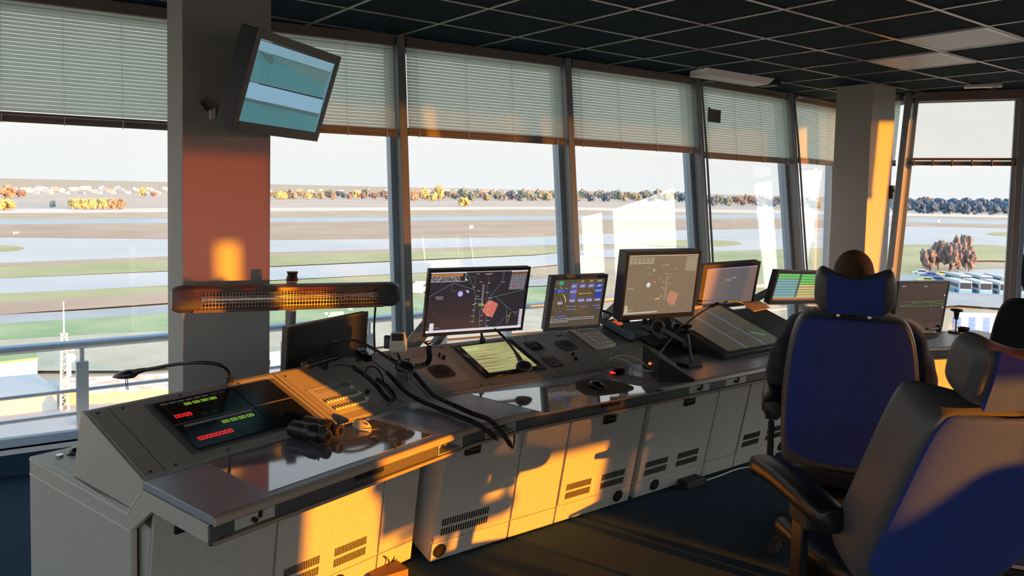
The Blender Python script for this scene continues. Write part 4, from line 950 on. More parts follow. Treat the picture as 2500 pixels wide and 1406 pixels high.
for x, y, l in ((290, 955, 90), (570, 725, 70), (720, 715, 60), (580, 790, 60), (730, 780, 80), (870, 720, 60), (1130, 690, 40), (1265, 735, 50), (1245, 680, 40)): G.line([(x-l/2, y), (x+l/2, y-4)], gye, .0018)
for i, yy in enumerate((1010, 1045, 1080)):
    x = 250
    while x < (1200 if i < 2 else 600):
        ww = rg.uniform(20, 90); G.line([(x, yy-(x-250)*.105), (x+ww, yy-(x+ww-250)*.105)], gw, .0022); x += ww+14
G.build(s)
for b_, x, y, z_, m in (('060', 385, 660, .026, gw), ('M1', 785, 200, .016, gye), ('M2', 968, 190, .016, gye), ('END', 1145, 182, .017, gye), ('ABV', 620, 305, .020, gw), ('ABV', 805, 298, .020, gw), ('ABV', 985, 288, .020, gw), ('ABV', 1160, 278, .020, gw), ('NCD', 628, 418, .020, gw), ('NCD', 1162, 380, .020, gw),
                     ('9000', 642, 605, .020, gw), ('10000', 835, 590, .020, gw), ('5000', 1010, 580, .020, gw), ('10000', 1180, 565, .018, gw), ('2 1 1', 355, 408, .018, gw), ('2016-10-16 14:49', 885, 445, .0125, gye)):
    u, v = f(x, y); text(s, b_, o[0]+u, o[1]+v, z_, m)
MB().box((.132, .343, .002), (.055, .022, .012)).build('adhesive_note', mat('orange_yellow_note', (.85, .55, .08), .6), t, bevel=.003)  # yellow sun patch on the top bezel, built as a coloured block
# tall radar monitor, brown sun glare put into its screen emission
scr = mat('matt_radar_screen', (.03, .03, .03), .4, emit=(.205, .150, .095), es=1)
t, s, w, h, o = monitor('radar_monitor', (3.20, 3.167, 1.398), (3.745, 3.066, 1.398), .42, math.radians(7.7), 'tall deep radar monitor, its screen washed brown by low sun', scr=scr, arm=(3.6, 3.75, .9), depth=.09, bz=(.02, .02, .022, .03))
f = homog([(1045, 228), (1588, 215), (1610, 680), (1065, 710)], w, h); G = Gfx(o, f)
gc = E('pale_gold_line', (.55, .48, .36))
G.line([(1048, 234), (1588, 221)], gc, .004)
for i in range(5):
    for j in range(6): G.line([(1055+j*32, 250+i*10), (1080+j*32, 249+i*10)], gc, .0028)
G.line([(1245, 240), (1243, 290), (1055, 297)], gc, .002)
for i in range(13): G.line([(1500, 237+i*9), (1586, 235+i*9)], gc, .0022)
G.disc(1230, 462, 16, 20, E('pale_disc', (.72, .66, .58))); G.poly([(1245, 335), (1255, 332), (1266, 355), (1258, 358)], gc); G.poly([(1265, 432), (1280, 430), (1286, 445), (1272, 448)], gpink)
G.line([(1368, 390), (1372, 580)], gc, .002); G.line([(1376, 390), (1380, 580)], gc, .001)
for x, y in ((1400, 375), (1350, 370), (1310, 408), (1400, 448), (1345, 436), (1340, 480), (1355, 497), (1228, 375), (1205, 325)): G.line([(x-8, y), (x+8, y)], gc, .003)
G.line([(1070, 490), (1120, 496)], gc, .003); G.line([(1315, 308), (1370, 300)], gc, .003); G.disc(1423, 334, 4, 5, gc)
G.line([(1300, 577), (1335, 570)], gye, .006); G.line([(1335, 560), (1350, 540)], gye, .002); G.line([(1365, 250), (1372, 390)], gc, .0006)
G.poly([(1412, 508), (1480, 530), (1462, 622), (1430, 626), (1392, 590), (1395, 545)], E('salmon_zone', (.50, .22, .14)))
G.poly([(1070, 630), (1092, 629), (1095, 685), (1073, 687)], gc); G.line([(1092, 666), (1145, 664)], gc, .002); G.poly([(1062, 688), (1330, 672), (1332, 682), (1063, 700)], gc)
G.build(s)
# grey screen monitor
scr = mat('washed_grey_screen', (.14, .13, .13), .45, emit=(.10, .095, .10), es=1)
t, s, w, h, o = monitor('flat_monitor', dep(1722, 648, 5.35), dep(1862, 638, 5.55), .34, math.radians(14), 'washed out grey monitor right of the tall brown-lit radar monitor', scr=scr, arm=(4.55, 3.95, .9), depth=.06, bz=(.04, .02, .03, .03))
G = Gfx(o); G.line([(.05, h*.72), (.09, h*.72)], E('violet_text', (.35, .12, .5)), .006); G.line([(.18, h*.66), (.22, h*.65)], gw, .003); G.line([(.23, h*.70), (.27, h*.71)], gw, .003); G.line([(0, h-.004), (w, h-.004)], glav, .003); G.build(s)
# flight strip monitor
t, s, w, h, o = monitor('strip_monitor', dep(1897, 660, 5.5), dep(2030, 664, 6.0), .26, math.radians(12), 'small monitor with green and amber flight strips behind the seated person', scr=mat('strip_screen', (.03, .04, .03), .3, emit=(.05, .08, .05), es=1), arm=(5.1, 3.7, .9), depth=.05, bz=(.028, .02, .022, .03))
G = Gfx(o); sg = [E('strip_green', (.16, .55, .12)), E('strip_blue', (.20, .40, .42)), E('strip_amber', (.62, .50, .20)), E('strip_pale', (.50, .60, .30)), E('strip_red', (.5, .12, .05))]
for i in range(9):
    y = h*(.12+.098*i); G.rect(.0, y, w*.40, y+h*.075, sg[1] if i < 7 else sg[0]); G.rect(w*.44, y, w*.995, y+h*.075, sg[2] if i < 5 else sg[0]); G.line([(w*.5, y+h*.035), (w*.7, y+h*.035)], gblk, .003)
G.rect(0, h*.02, w, h*.085, sg[4]); G.rect(0, h*.09, w, h*.11, sg[3]); G.build(s)
# right monitor with green trace
t, s, w, h, o = monitor('trace_monitor', dep(2195, 688, 5.9), dep(2319, 686, 6.15), .40, math.radians(6), 'dark monitor with green trace lines at the right window', scr=mat('trace_screen', (.045, .035, .033), .3, emit=(.03, .024, .022), es=1), arm=(6.1, 3.4, .85), depth=.05, bz=(.014, .014, .016, .02))
G = Gfx(o); tg = E('trace_green', (.14, .36, .10)); y = h*.55
G.line([(w*.06, y-.01), (w*.08, y+.018), (w*.95, y+.018), (w*.95, y-.02), (w*.06, y-.02)], tg, .0016); G.line([(w*.06, y-.012), (w*.28, y-.008), (w*.32, y+.014), (w*.36, y+.006), (w*.5, y-.008), (w*.55, y+.014), (w*.6, y+.01), (w*.95, y-.006)], tg, .0018); G.line([(w*.72, y-.07), (w*.72, y+.02)], tg, .0014)
for yy in (h*.72, h*.45): G.disc(w*.96, yy, .006, .007, gw)
G.line([(w*.5, h*.93), (w*.57, h*.93)], gw, .003); G.line([(w*.05, h*.94), (w*.12, h*.945)], gw, .004); G.build(s)
# dark switched off monitor
t, s, w, h, o = monitor('idle_monitor', dep(703, 799, 3.62), dep(901, 760, 4.08), .27, math.radians(4), 'switched off monitor behind the left desk below the heater', scr=mat('idle_screen', (.02, .019, .019), .28), arm=None, depth=.04, bz=(.012, .012, .012, .02))
MB().cyl((w*.5, .02, -.06), (w*.5, -.18, -.06), .03).box((w*.5, -.27, -.05), (.26, .02, .2)).cyl((w*.5, -.18, -.06), (w*.5, -.27, -.06), .03).build('stand', M_['grey'], t)
# camera view display hung at the pillar
base = [np.array(p) for p in ((.6552, 1.9826, 2.1453), (1.003, 2.2521, 2.1453))]
kk = 1.92; a, b = [Vector(CAMP+(p-CAMP)*kk) for p in base]
scr = mat('camera_screen', (.02, .03, .04), .25, emit=(.08, .20, .24), es=1)
TVF = None
t, s, w, h, o = monitor('wall_display', a, b, .274*kk, math.radians(17.3), 'camera view display hung high on the left pillar, tilted down', scr=scr, depth=.10, bz=(.045, .045, .045, .055), back=.02)
t['label'] = 'camera view display hung high on the left pillar, tilted down'
f = homog([(515, 205), (1345, 465), (1130, 1250), (270, 1130)], w, h); G = Gfx(o, f)
sk1 = E('sky_feed', (.17, .32, .40)); sk2 = E('bright_sky_feed', (.20, .37, .50)); fld = E('grass_feed', (.045, .16, .17)); fld2 = E('runway_feed', (.05, .18, .20)); trr = E('treeline_feed', (.05, .10, .11)); pal = E('pale_field_feed', (.075, .16, .16))
G.poly([(510, 220), (1335, 478), (1290, 575), (490, 335)], sk1)
G.z = -.0032; G.poly([(492, 338), (930, 468), (900, 560), (470, 430)], fld); G.poly([(930, 468), (1290, 572), (1230, 720), (910, 560)], pal); G.poly([(910, 560), (1235, 712), (1205, 865), (850, 770)], fld2); G.poly([(470, 430), (905, 560), (850, 770), (400, 675)], fld2)
G.z = -.0029; G.poly([(500, 355), (640, 400), (660, 470), (620, 500), (570, 440)], trr); G.line([(560, 450), (620, 715)], trr, .003); G.line([(540, 450), (530, 690)], trr, .003); G.line([(640, 385), (1290, 575)], trr, .006); G.poly([(650, 395), (900, 470), (895, 550), (760, 480)], pal)
G.poly([(512, 208), (1340, 462), (1337, 478), (508, 222)], gblk); G.poly([(395, 680), (1215, 865), (1210, 880), (392, 693)], gblk)
G.poly([(392, 695), (1210, 882), (1170, 1040), (345, 870)], sk2); G.z = -.0026
G.poly([(345, 868), (1168, 1040), (1155, 1080), (335, 905)], trr); G.poly([(335, 905), (1155, 1080), (1110, 1255), (275, 1130)], fld2); G.z = -.0023; G.poly([(420, 955), (600, 960), (900, 1040), (700, 1030), (470, 980)], fld); G.line([(520, 215), (640, 250)], gw, .0014); G.line([(400, 690), (490, 712)], gw, .0014)
G.build(s)
Ht = t.matrix_world
br = MB(); p = Vector((.12, .20, -.12)); q = Ht.inverted() @ Vector((xa+.12, PY-.005, 2.16)); br.bar(p, q, .05, .06); pq = Ht.inverted() @ Vector((xa+.12, PY-.006, 2.16)); br.ball(p, .04)
br.build('wall_bracket', M_['black'], t)
MB().box((xa+.05-xa, 0, 0), (.03, .02, .07)).build('cable_box', M_['sill'], empty('cable_outlet', Vector((xa+.10, PY-.012, 2.12)), 'small pale outlet box on the left pillar behind the hung display', 'outlet'), bevel=.003)
# ================================================================ HEATER on its stand
hl, hr = dep(437, 729, 3.80), dep(955, 716, 4.34); hx = (hr-hl); L = hx.length
HM_ = frame(hl, hx, (0, 0, 1)); t = empty('radiant_heater', HM_, 'long bronze grey radiant heater bar on a stand behind the left desk', 'heater')
hp = [(-.055, -.045), (-.062, .0), (-.05, .05), (-.02, .066), (.03, .06), (.055, .03), (.055, -.05), (.02, -.07), (-.03, -.066)]
bronze = mat('bronze_grey_metal', (.20, .16, .14), .38, metal=.6)
back = [(.0, -.07), (.055, -.055), (.06, .03), (.03, .062), (-.02, .068), (-.052, .052), (-.056, .036), (-.02, .030), (.02, .0), (-.02, -.045), (-.055, -.052), (-.05, -.068)]
MB().xprism(back, .06, L-.06).build('housing', bronze, t, sm=40)
MB().xprism([(-.022, .030), (.019, .002), (-.018, -.044), (-.020, -.042), (.015, .002), (-.024, .027)], .10, L-.10).build('reflector', M_['chrome'], t, sm=True)
MB().cyl((.12, -.012, .0), (L-.12, -.012, .0), .007).build('heating_tube', M_['steel'], t, sm=True)
for s0 in (0, 1):
    x0 = -.035 if s0 == 0 else L+.035; x1 = .10 if s0 == 0 else L-.10
    rings = [[(x0+(x1-x0)*u, y*sc, z*sc) for y, z in hp] for u, sc in ((0, .78), (.12, .95), (.3, 1.03), (.7, 1.03), (1, 1.0))]
    MB().loft(rings).build('end_cap', mat('dark_heater_cap_%d' % s0, (.07, .065, .06), .4), t, sm=35)
wm = MB(); n = int((L-.2)/.016)
for k in range(n): wm.bar((.1+k*.016, -.055, .034), (.1+k*.016, -.055, -.050), .0014, .0014, up=(1, 0, 0))
for z in (-.04, -.022, -.004, .014): wm.bar((.1, -.056, z), (L-.1, -.056, z), .0014, .0014)
wm.build('wire_guard', M_['steel'], t)
pc = dep(706, 690, 4.20); pb = HM_.inverted() @ Vector(pc)
pm = MB(); pm.cyl((pb.x, .085, .09), (pb.x, .085, -hl.z+.02), .028, n=20); pm.build('pole', mat('stand_grey', (.30, .31, .31), .4), t, sm=True)
MB().cyl((pb.x, .075, .072), (pb.x, .075, .105), .034, .024).cyl((pb.x, .075, .105), (pb.x, .075, .122), .026, .03).build('clamp_knob', M_['black'], t, sm=True)
MB().cyl((pb.x, .085, -hl.z+.0), (pb.x, .085, -hl.z+.03), .2, .18, n=32).build('base', M_['grey'], t, sm=40)
MB().tube([(L-.09, .0, -.07), (L-.09, .01, -.2), (L-.075, .02, -.4), (L-.08, .03, -.62), (L-.2, .1, -1.1)], .006, sm=6).build('power_cord', M_['black'], t, sm=True)
# strut of the radar monitor arm seen through the window
a, b = dep(1060, 765, 4.3), dep(985, 855, 4.3)
tag(MB().bar(a, b, .045, .05).bar(a+Vector((.03, 0, -.01)), b+Vector((.03, 0, -.01)), .02, .065).build('support_strut', M_['frame'], bevel=.003), 'slanting grey support strut left of the left radar monitor', 'strut')
# ================================================================ SMALL THINGS ON THE DESKS
WZ = .7505
def lamp(name, pts, head, hd, hs, label, stick=True, base=True):
    P = [at(x, y, z) for x, y, z in pts]; t = empty(name, P[0], label, 'lamp', 'gooseneck desk lamps'); o = P[0]
    MB().tube([p-o for p in P], .0075, 10, sm=6).build('gooseneck', M_['black'], t, sm=True)
    if base: MB().cyl((0, 0, -.03), (0, 0, .012), .016).build('socket', M_['black'], t, sm=True)
    H = at(*head); d = (H-P[-1]).normalized(); m = MB(); M = frame(H-o, Vector(hd), (0, 0, 1)).to_3x3().to_4x4()
    b0 = len(m.v); m.ball(H-o, hs, 0, 22, 14, M)
    for i in range(b0, len(m.v)):                 # flatten the underside of the shell
        v = m.v[i]-(H-o)
        if v.z < -.25*hs[2]: m.v[i] = H-o+Vector((v.x, v.y, -.25*hs[2]))
    m.tube([P[-1]-o-(P[-1]-P[-2]).normalized()*.02, P[-1]-o+d*.01, H-o-d*hs[0]*.6], [.009, .012, .016], 10)
    m.build('lamp_shade', M_['black'], t, sm=True)
    if stick: c = MB(); q = H-o+Vector((0, 0, -.01)); c.tube([q, q+Vector((.004, 0, -.05))], .0016, 6); c.tube([q+Vector((.008, 0, 0)), q+Vector((.01, 0, -.055))], .0016, 6); c.build('pull_cord', M_['black'], t)
    return t
def dirpx(a, b): return (at(*b)-at(*a))
lamp('gooseneck_lamp', [(560, 929, .90), (559, 908, .965), (540, 892, 1.01), (490, 885, 1.02), (430, 889, 1.00), (375, 899, .97), (345, 904, .955)], (306, 917, .925), dirpx((345, 904, .955), (290, 918, .92)), (.062, .036, .024), 'black gooseneck lamp bent left over the left end of the desk')
lamp('gooseneck_lamp', [(797, 874, .90), (800, 850, .965), (822, 833, 1.01), (860, 830, 1.02), (905, 848, .99), (950, 875, .94), (965, 884, .925)], (990, 899, .905), dirpx((950, 875, .94), (1000, 905, .90)), (.055, .042, .034), 'black gooseneck lamp arching over the microphone panel, shade warmed by the sun')
lamp('gooseneck_lamp', [(1178, 829, .90), (1176, 808, .955), (1187, 798, .975), (1212, 806, .96), (1240, 835, .915), (1262, 865, .875)], (1280, 897, .835), dirpx((1240, 835, .915), (1285, 900, .83)), (.05, .044, .032), 'black gooseneck lamp hanging over the amber touch screen', stick=False)
lamp('gooseneck_lamp', [(1428, 793, .90), (1431, 773, .96), (1452, 757, 1.0), (1482, 762, .99), (1505, 776, .965)], (1522, 783, .95), dirpx((1482, 762, .99), (1525, 785, .95)), (.05, .036, .022), 'black gooseneck lamp between weather display and tall radar monitor', stick=False)
lamp('gooseneck_lamp', [(1574, 781, .92), (1577, 762, .98), (1592, 752, 1.0), (1618, 760, .97), (1640, 783, .92)], (1655, 800, .90), dirpx((1618, 760, .97), (1655, 800, .9)), (.045, .04, .026), 'black gooseneck lamp in front of the tall radar monitor', stick=False)
# clear films over charts lying on the worktop
def film(q, label, m='desk_film'):
    P = [at(x, y, WZ+.001) for x, y in q]; c = sum(P, Vector())/len(P); t = empty('desk_film', c, label, 'desk film')
    MB().slab([p-c for p in P][::-1], .0016).build('sheet', M_[m], t); return t
film([(505, 1130), (655, 1200), (1055, 1062), (862, 1012)], 'glossy clear film over a chart under the binoculars')
film([(1148, 962), (1330, 1007), (1625, 953), (1475, 928)], 'glossy clear film over a printed chart on the middle worktop')
# binoculars
bx = empty('binoculars', at(775, 1070, WZ), 'black binoculars lying on the left worktop beside the orange lit mouse', 'binoculars'); o = bx.location
dr = (at(850, 1082, .79)-at(705, 1050, .79)); dr.z = 0; dr.normalize(); sd = Vector((-dr.y, dr.x, 0))
for sgn, nm in ((-1, 'near'), (1, 'far')):
    c = sd*(.036*sgn)+Vector((0, 0, .034))
    prof = [(-.095, .026), (-.095, .0325), (-.088, .0335), (-.03, .0320), (-.012, .0325), (.0, .036), (.030, .036), (.045, .026), (.050, .020), (.062, .019), (.064, .0225), (.085, .0235), (.087, .019)]
    m = MB(); M = frame(c, dr, (0, 0, 1))
    m.loft([[M @ Vector((x, r*math.cos(2*PI*k/24), r*math.sin(2*PI*k/24))) for k in range(24)] for x, r in prof]); b_ = m.build('barrel', M_['bleather'], bx, sm=35)
    MB().cyl(M @ Vector((-.0945, 0, 0)), M @ Vector((-.0955, 0, 0)), .026, n=24).build('objective_lens', M_['gloss'], b_, sm=True)
    MB().cyl(M @ Vector((.0868, 0, 0)), M @ Vector((.0876, 0, 0)), .013, n=20).build('eyepiece_lens', M_['gloss'], b_, sm=True)
    m = MB(); m.loft([[M @ Vector((x, r*math.cos(2*PI*k/24), r*math.sin(2*PI*k/24))) for k in range(24)] for x, r in ((.064, .0235), (.066, .0245), (.084, .0245), (.086, .0235))]); m.build('eyecup', M_['blackm'], bx, sm=True)
M = frame(Vector((0, 0, .036)), dr, (0, 0, 1))
MB().box((.01, 0, .004), (.06, .06, .018), 0, M).cyl(M @ Vector((.02, 0, .01)), M @ Vector((.055, 0, .01)), .012, n=18).build('hinge_bridge', M_['black'], bx, bevel=.003)
st = [M @ Vector(p) for p in ((.03, -.05, .03), (.02, -.06, .0), (.035, -.066, -.025), (.06, -.05, -.033), (.085, -.03, -.033), (.07, -.055, -.01), (.045, -.045, .032))]
MB().tube(st, .0035, 6, sm=6).build('strap', M_['blackm'], bx, sm=True)
# mice
def mouse(p, d, label, m, m2=None, led=None, sz=(.058, .031, .02), pts=None):
    d = Vector(d); d.z = 0; F = frame(p, d, (0, 0, 1)); t = empty('computer_mouse', F, label, 'mouse')
    b = MB(); b.ball((0, 0, 0), sz, 0, 22, 14)
    for i, v in enumerate(b.v):
        z = max(v.z, -.0); x = v.x; b.v[i] = Vector((x, v.y*(1-.12*x/sz[0]), .004+z*1.35*(1-.25*x/sz[0]) if v.z > 0 else 0.0))
    b.build('shell', m, t, sm=True)
    MB().box((.028, 0, .0268), (.05, .001, .0012)).box((.003, 0, .031), (.001, .05, .001)).build('button_seam', m2 or M_['hole'], t)
    MB().ball((.035, 0, .024), (.008, .003, .006)).build('scroll_wheel', M_['grey'], t, sm=True)
    if led: MB().ball((.046, -.004, .008), (.012, .018, .007)).build('glow_light', led, t, sm=True)
    if pts:
        I = F.inverted(); MB().tube([I @ at(*q) for q in pts], .0021, 6, sm=6).build('mouse_cord', M_['grey'] if m is M_['orange'] else M_['black'], t, sm=True)
    return t
mouse(at(884, 1044, WZ+.002), dirpx((868, 1033, WZ), (908, 1052, WZ)), 'cream mouse lit orange by the sun beside the binoculars', M_['orange'], M_['edge'],
      pts=[(906, 1050, .765), (925, 1048, .765), (945, 1062, .76), (965, 1085, .757), (966, 1110, .735), (955, 1135, .69), (925, 1150, .69), (900, 1153, .70)])
mouse(at(1458, 945, WZ+.004), dirpx((1435, 930, WZ), (1485, 950, WZ)), 'black mouse with silver edge on the brown mouse pad', M_['gloss'], M_['chrome'], sz=(.06, .034, .021),
      pts=[(1432, 936, .765), (1424, 925, .765), (1440, 910, .765), (1478, 905, .765)])
mouse(at(1508, 910, WZ+.004), dirpx((1525, 900, WZ), (1490, 912, WZ)), 'black mouse glowing red behind the mouse pad', M_['gloss'], led=M_['ledr'], sz=(.055, .032, .02))
mouse(at(2238, 820, WZ+.005), dirpx((2225, 822, WZ), (2260, 815, WZ)), 'black mouse glowing red on the right hand worktop', M_['gloss'], led=M_['ledr'])
def pad(q, label, m, nm='mouse_pad', z=WZ, th=.003):
    P = [at(x, y, z) for x, y in q]; c = sum(P, Vector())/len(P); o_ = smooth([p-c for p in P], 3, True) if nm == 'mouse_pad' else [p-c for p in P]
    return tag_at(MB().slab(o_, th if (o_[1]-o_[0]).cross(o_[2]-o_[1]).z > 0 else -th).build(nm, m), c, label)
def tag_at(o_, c, label): o_.location = c; cat = {'mouse_pad': 'mouse pad', 'paper_sheet': 'paper', 'note_sheet': 'paper'}.get(o_.name.split('.')[0], 'paper'); return tag(o_, label, cat)
pad([(1405, 942), (1418, 930), (1470, 926), (1535, 940), (1545, 952), (1500, 962), (1440, 966), (1415, 955)], 'brown mouse pad on the middle worktop under the black mouse', mat('brown_mouse_pad', (.085, .055, .04), .8))
pad([(2205, 826), (2215, 815), (2275, 812), (2290, 822), (2262, 830)], 'dark mouse pad on the right hand worktop', M_['blackm'])
paperm = mat('printed_paper', (.30, .29, .30), .6, col2=(.14, .14, .16), vscale=60)
pad([(1395, 935), (1480, 905), (1590, 925), (1600, 945), (1545, 950), (1500, 925)], 'loose printed sheet lying beside the brown mouse pad', paperm, 'paper_sheet', WZ, .0008)
pad([(1545, 880), (1570, 846), (1640, 850), (1672, 880), (1620, 885)], 'dim printed sheet lying behind the black call box', mat('dim_printed_paper', (.12, .115, .12), .7, col2=(.05, .05, .06), vscale=40), 'paper_sheet', WZ+.002, .0008)
# keypad
c = s2p(1443, 828); c.z = .006; K = SL2 @ Matrix.Translation((c.x, c.y, .012)); t = empty('numeric_keypad', K, 'cream numeric keypad lying on the sloping middle desk', 'keypad')
p_, q_ = s2p(1445, 790), s2p(1493, 856); 
MB().box((0, 0, .008), (.155, .275, .028)).build('case', M_['ivory'], t, bevel=.006)
for i in range(4):
    for j in range(6):
        if j == 4: continue
        MB().box((-.05+i*.032, -.105+j*.036, .027), (.026, .028, .012)).build('key', M_['ivoryk'], t, bevel=.003)
# phone handset beside keypad
c = s2p(1497, 818); K = SL2 @ Matrix.Translation((c.x+.04, c.y, .01)) @ Matrix.Rotation(.15, 4, 'Z'); t = empty('telephone', K, 'blue grey telephone handset with a small red lit display beside the keypad', 'telephone')
MB().box((.035, 0, .012), (.10, .24, .04)).build('phone_body', M_['blackm'], t, bevel=.006)
MB().loft([[(x-.045, y, .032+z*s_) for x, z in ((-.026, 0), (-.02, .03), (.02, .03), (.026, 0))] for y, s_ in ((-.13, 1.2), (-.09, 1.3), (-.07, .8), (.07, .8), (.09, 1.3), (.13, 1.2))]).build('handset', mat('blue_grey_plastic', (.10, .15, .21), .4), t, sm=30)
MB().box((.055, .06, .033), (.045, .06, .002)).build('lit_display', mat('red_lit_display', (.05, .01, .01), .4, emit=(.7, .10, .03), es=.8), t)
# wedge call box with microphone
A = at(1606, 931, WZ); B = at(1697, 931, WZ); Cc = at(1568, 893, WZ); bk = Cc-A; bk.z = 0
t = empty('call_box', A, 'black wedge shaped call box with orange lamp on the worktop edge', 'intercom box')
hgt = onpl(1607, 868, tuple(A), (1, 0, 0)).z-A.z; hgt = max(.06, min(.13, hgt))
ab = B-A
pts = [Vector((0, 0, 0)), ab, ab+Vector((0, 0, .008)), Vector((0, 0, hgt))]
MB().add(pts+[p+bk for p in pts], [(0, 1, 2, 3), (4, 7, 6, 5), (0, 4, 5, 1), (1, 5, 6, 2), (2, 6, 7, 3), (3, 7, 4, 0)]).build('case', M_['blackm'], t, bevel=.002)
m = MB()
for k in range(8):
    p = Vector((0, 0, hgt)).lerp(ab+Vector((0, 0, .008)), .12+.09*k)+bk*.25+Vector((0, 0, .002)); m.box(p, (.012, .012, .005)); m.box(p+bk*.4, (.012, .012, .005))
m.build('push_buttons', M_['labelg'], t)
nrm = Vector((-ab.y, ab.x, 0)).normalized()
p = bk*.45+Vector((0, 0, hgt*.45))-ab.normalized()*.004; MB().box(p, (.014, .012, .012)).build('orange_lamp', M_['ledo'], t, bevel=.001)
MB().box(bk*.3+Vector((0, 0, hgt*.2))-ab.normalized()*.003, (.006, .006, .006)).box(bk*.3+Vector((0, 0, hgt*.32))-ab.normalized()*.003, (.006, .006, .006)).build('jack', M_['labelg'], t)
g0 = Vector((0, 0, hgt))+bk*.15+ab*.08; g = [g0, at(1640, 825, 0.93)-A, at(1690, 778, 1.04)-A, at(1735, 748, 1.10)-A]
MB().tube(g, .0045, 8, sm=5).build('gooseneck_microphone', M_['black'], t, sm=True); MB().tube([g[-1], at(1755, 740, 1.12)-A], .009, 10).build('microphone_tip', M_['blackm'], t, sm=True)
# cables by the call box
def cable(name, pts, r, m, label, sm=6):
    P = [at(*q) for q in pts]; c = P[0]; o_ = MB().tube([p-c for p in P], r, 7, sm=sm).build(name, m, sm=True); o_.location = c; return tag(o_, label, 'cable')
cable('white_cable', [(1488, 880, .80), (1496, 872, .81), (1530, 882, .79), (1562, 902, .775), (1590, 906, .775)], .0032, M_['paper'], 'thick white cable arching over the worktop to the call box')
cable('white_cable', [(1490, 876, .80), (1515, 868, .80), (1545, 872, .79), (1570, 885, .78), (1575, 888, .78)], .003, M_['paper'], 'second pale cable behind the thick white cable')
cable('yellow_cable', [(1540, 874, .785), (1562, 882, .785), (1585, 898, .775), (1600, 912, .77), (1604, 925, .76)], .0022, mat('yellow_cable_sheath', (.65, .6, .08), .4), 'thin yellow cable plugged into the call box')
cable('grey_cable', [(1484, 892, .765), (1486, 870, .80), (1510, 848, .84), (1540, 845, .84), (1568, 855, .82)], .0022, M_['labelg'], 'thin grey cable arching from the black mouse to the call box')
tag(MB().cyl(at(1540, 916, WZ), at(1540, 916, WZ)+Vector((0, 0, .045)), .008, n=12).build('plastic_cap', M_['ivory'], sm=True), 'small pale plastic cap standing behind the red glowing mouse', 'cap')
# ring headed handset and flat stand in front of the display desk
p = at(1683, 893, WZ); t = empty('microphone_stand', p, 'flat grey upright stand on a black foot left of the black display desk', 'stand')
MB().box((0, 0, .012), (.13, .09, .024)).build('foot', M_['blackm'], t, bevel=.006)
tp_ = at(1676, 803, 1.0)-p; MB().bar((.02, 0, .02), tp_, .012, .028).build('upright', M_['grey'], t, bevel=.003)
MB().ball(tp_, (.05, .035, .03), 0, 18, 12).build('head', M_['black'], t, sm=True)
p = at(1606, 798, .97); t = empty('headset_microphone', p, 'grey arm with a round earphone ring leaning beside the flat stand', 'headset')
e_ = at(1668, 832, .93)-p; ax = (Vector(CAMP)-p).normalized()
m = MB(); M = frame((0, 0, 0), ax, (0, 0, 1)); m.tube([M @ Vector((0, .034*math.cos(2*PI*k/20), .038*math.sin(2*PI*k/20))) for k in range(21)], .007, 8); m.build('ear_ring', M_['grey'], t, sm=True)
MB().cyl(M @ Vector((-.008, 0, 0)), M @ Vector((.0, 0, 0)), .032, n=20).build('ear_pad', M_['hole'], t, sm=True)
MB().bar(e_.normalized()*.035, e_, .014, .022).bar(e_, at(1672, 845, .86)-p, .02, .02).build('boom', M_['grey'], t, bevel=.003)
# black display desk
def s2h(x, y, h):
    n = SL2.to_3x3() @ Vector((0, 0, 1)); q = SL2.translation+n*h; return SL2.inverted() @ onpl(x, y, tuple(q), tuple(n))
cTL, cTR, cBL = s2h(1655, 766, .09), s2h(1832, 738, .09), s2h(1772, 866, .09)
x0, x1, y1, y0 = cBL.x-.02, cBL.x+.70, max(cTL.y, .44), cBL.y
t = empty('display_desk', SL2, 'big black tilted display desk with three grey strip bays', 'display')
MB().box2((x0, y0, .012), (x1, y1, .09)).build('case', M_['blackm'], t, bevel=.008)
MB().box2((x0-.012, y0-.03, -.0), (x1+.012, y0+.02, .05)).box2((x0-.012, y0-.012, .056), (x1+.012, y0+.01, .062)).build('front_ledge', M_['black'], t, bevel=.004)
sx0, sx1, sy0, sy1 = x0+.075, x1-.07, y0+.03, y1-.05
MB().box2((sx0-.008, sy0-.008, .09), (sx1+.008, sy1+.008, .0925)).build('screen_frame', M_['grey'], t)
gs = mat('olive_grey_screen', (.03, .03, .026), .4, emit=(.05, .048, .037), es=1); sb = E('screen_bar_blue_grey', (.08, .10, .14))
sc_m = MB().box2((sx0, sy0, .0925), (sx1, sy1, .0935)).build('screen', gs, t)
G = Gfx((0, 0)); G.z = .0938; ww = sx1-sx0
for q in (.31, .64): G.rect(sx0+ww*q, sy0, sx0+ww*(q+.035), sy1, sb)
G.line([(sx0+ww*.36, sy0+.20), (sx0+ww*.60, sy0+.20)], sb, .004); G.line([(sx0+ww*.7, sy0+.27), (sx0+ww*.95, sy0+.27)], sb, .003)
for k in range(5): G.line([(sx0+ww*(.74+.03*k), sy0+.16-.012*k), (sx0+ww*(.79+.03*k), sy0+.155-.012*k)], ggn, .004)
G.build(sc_m)
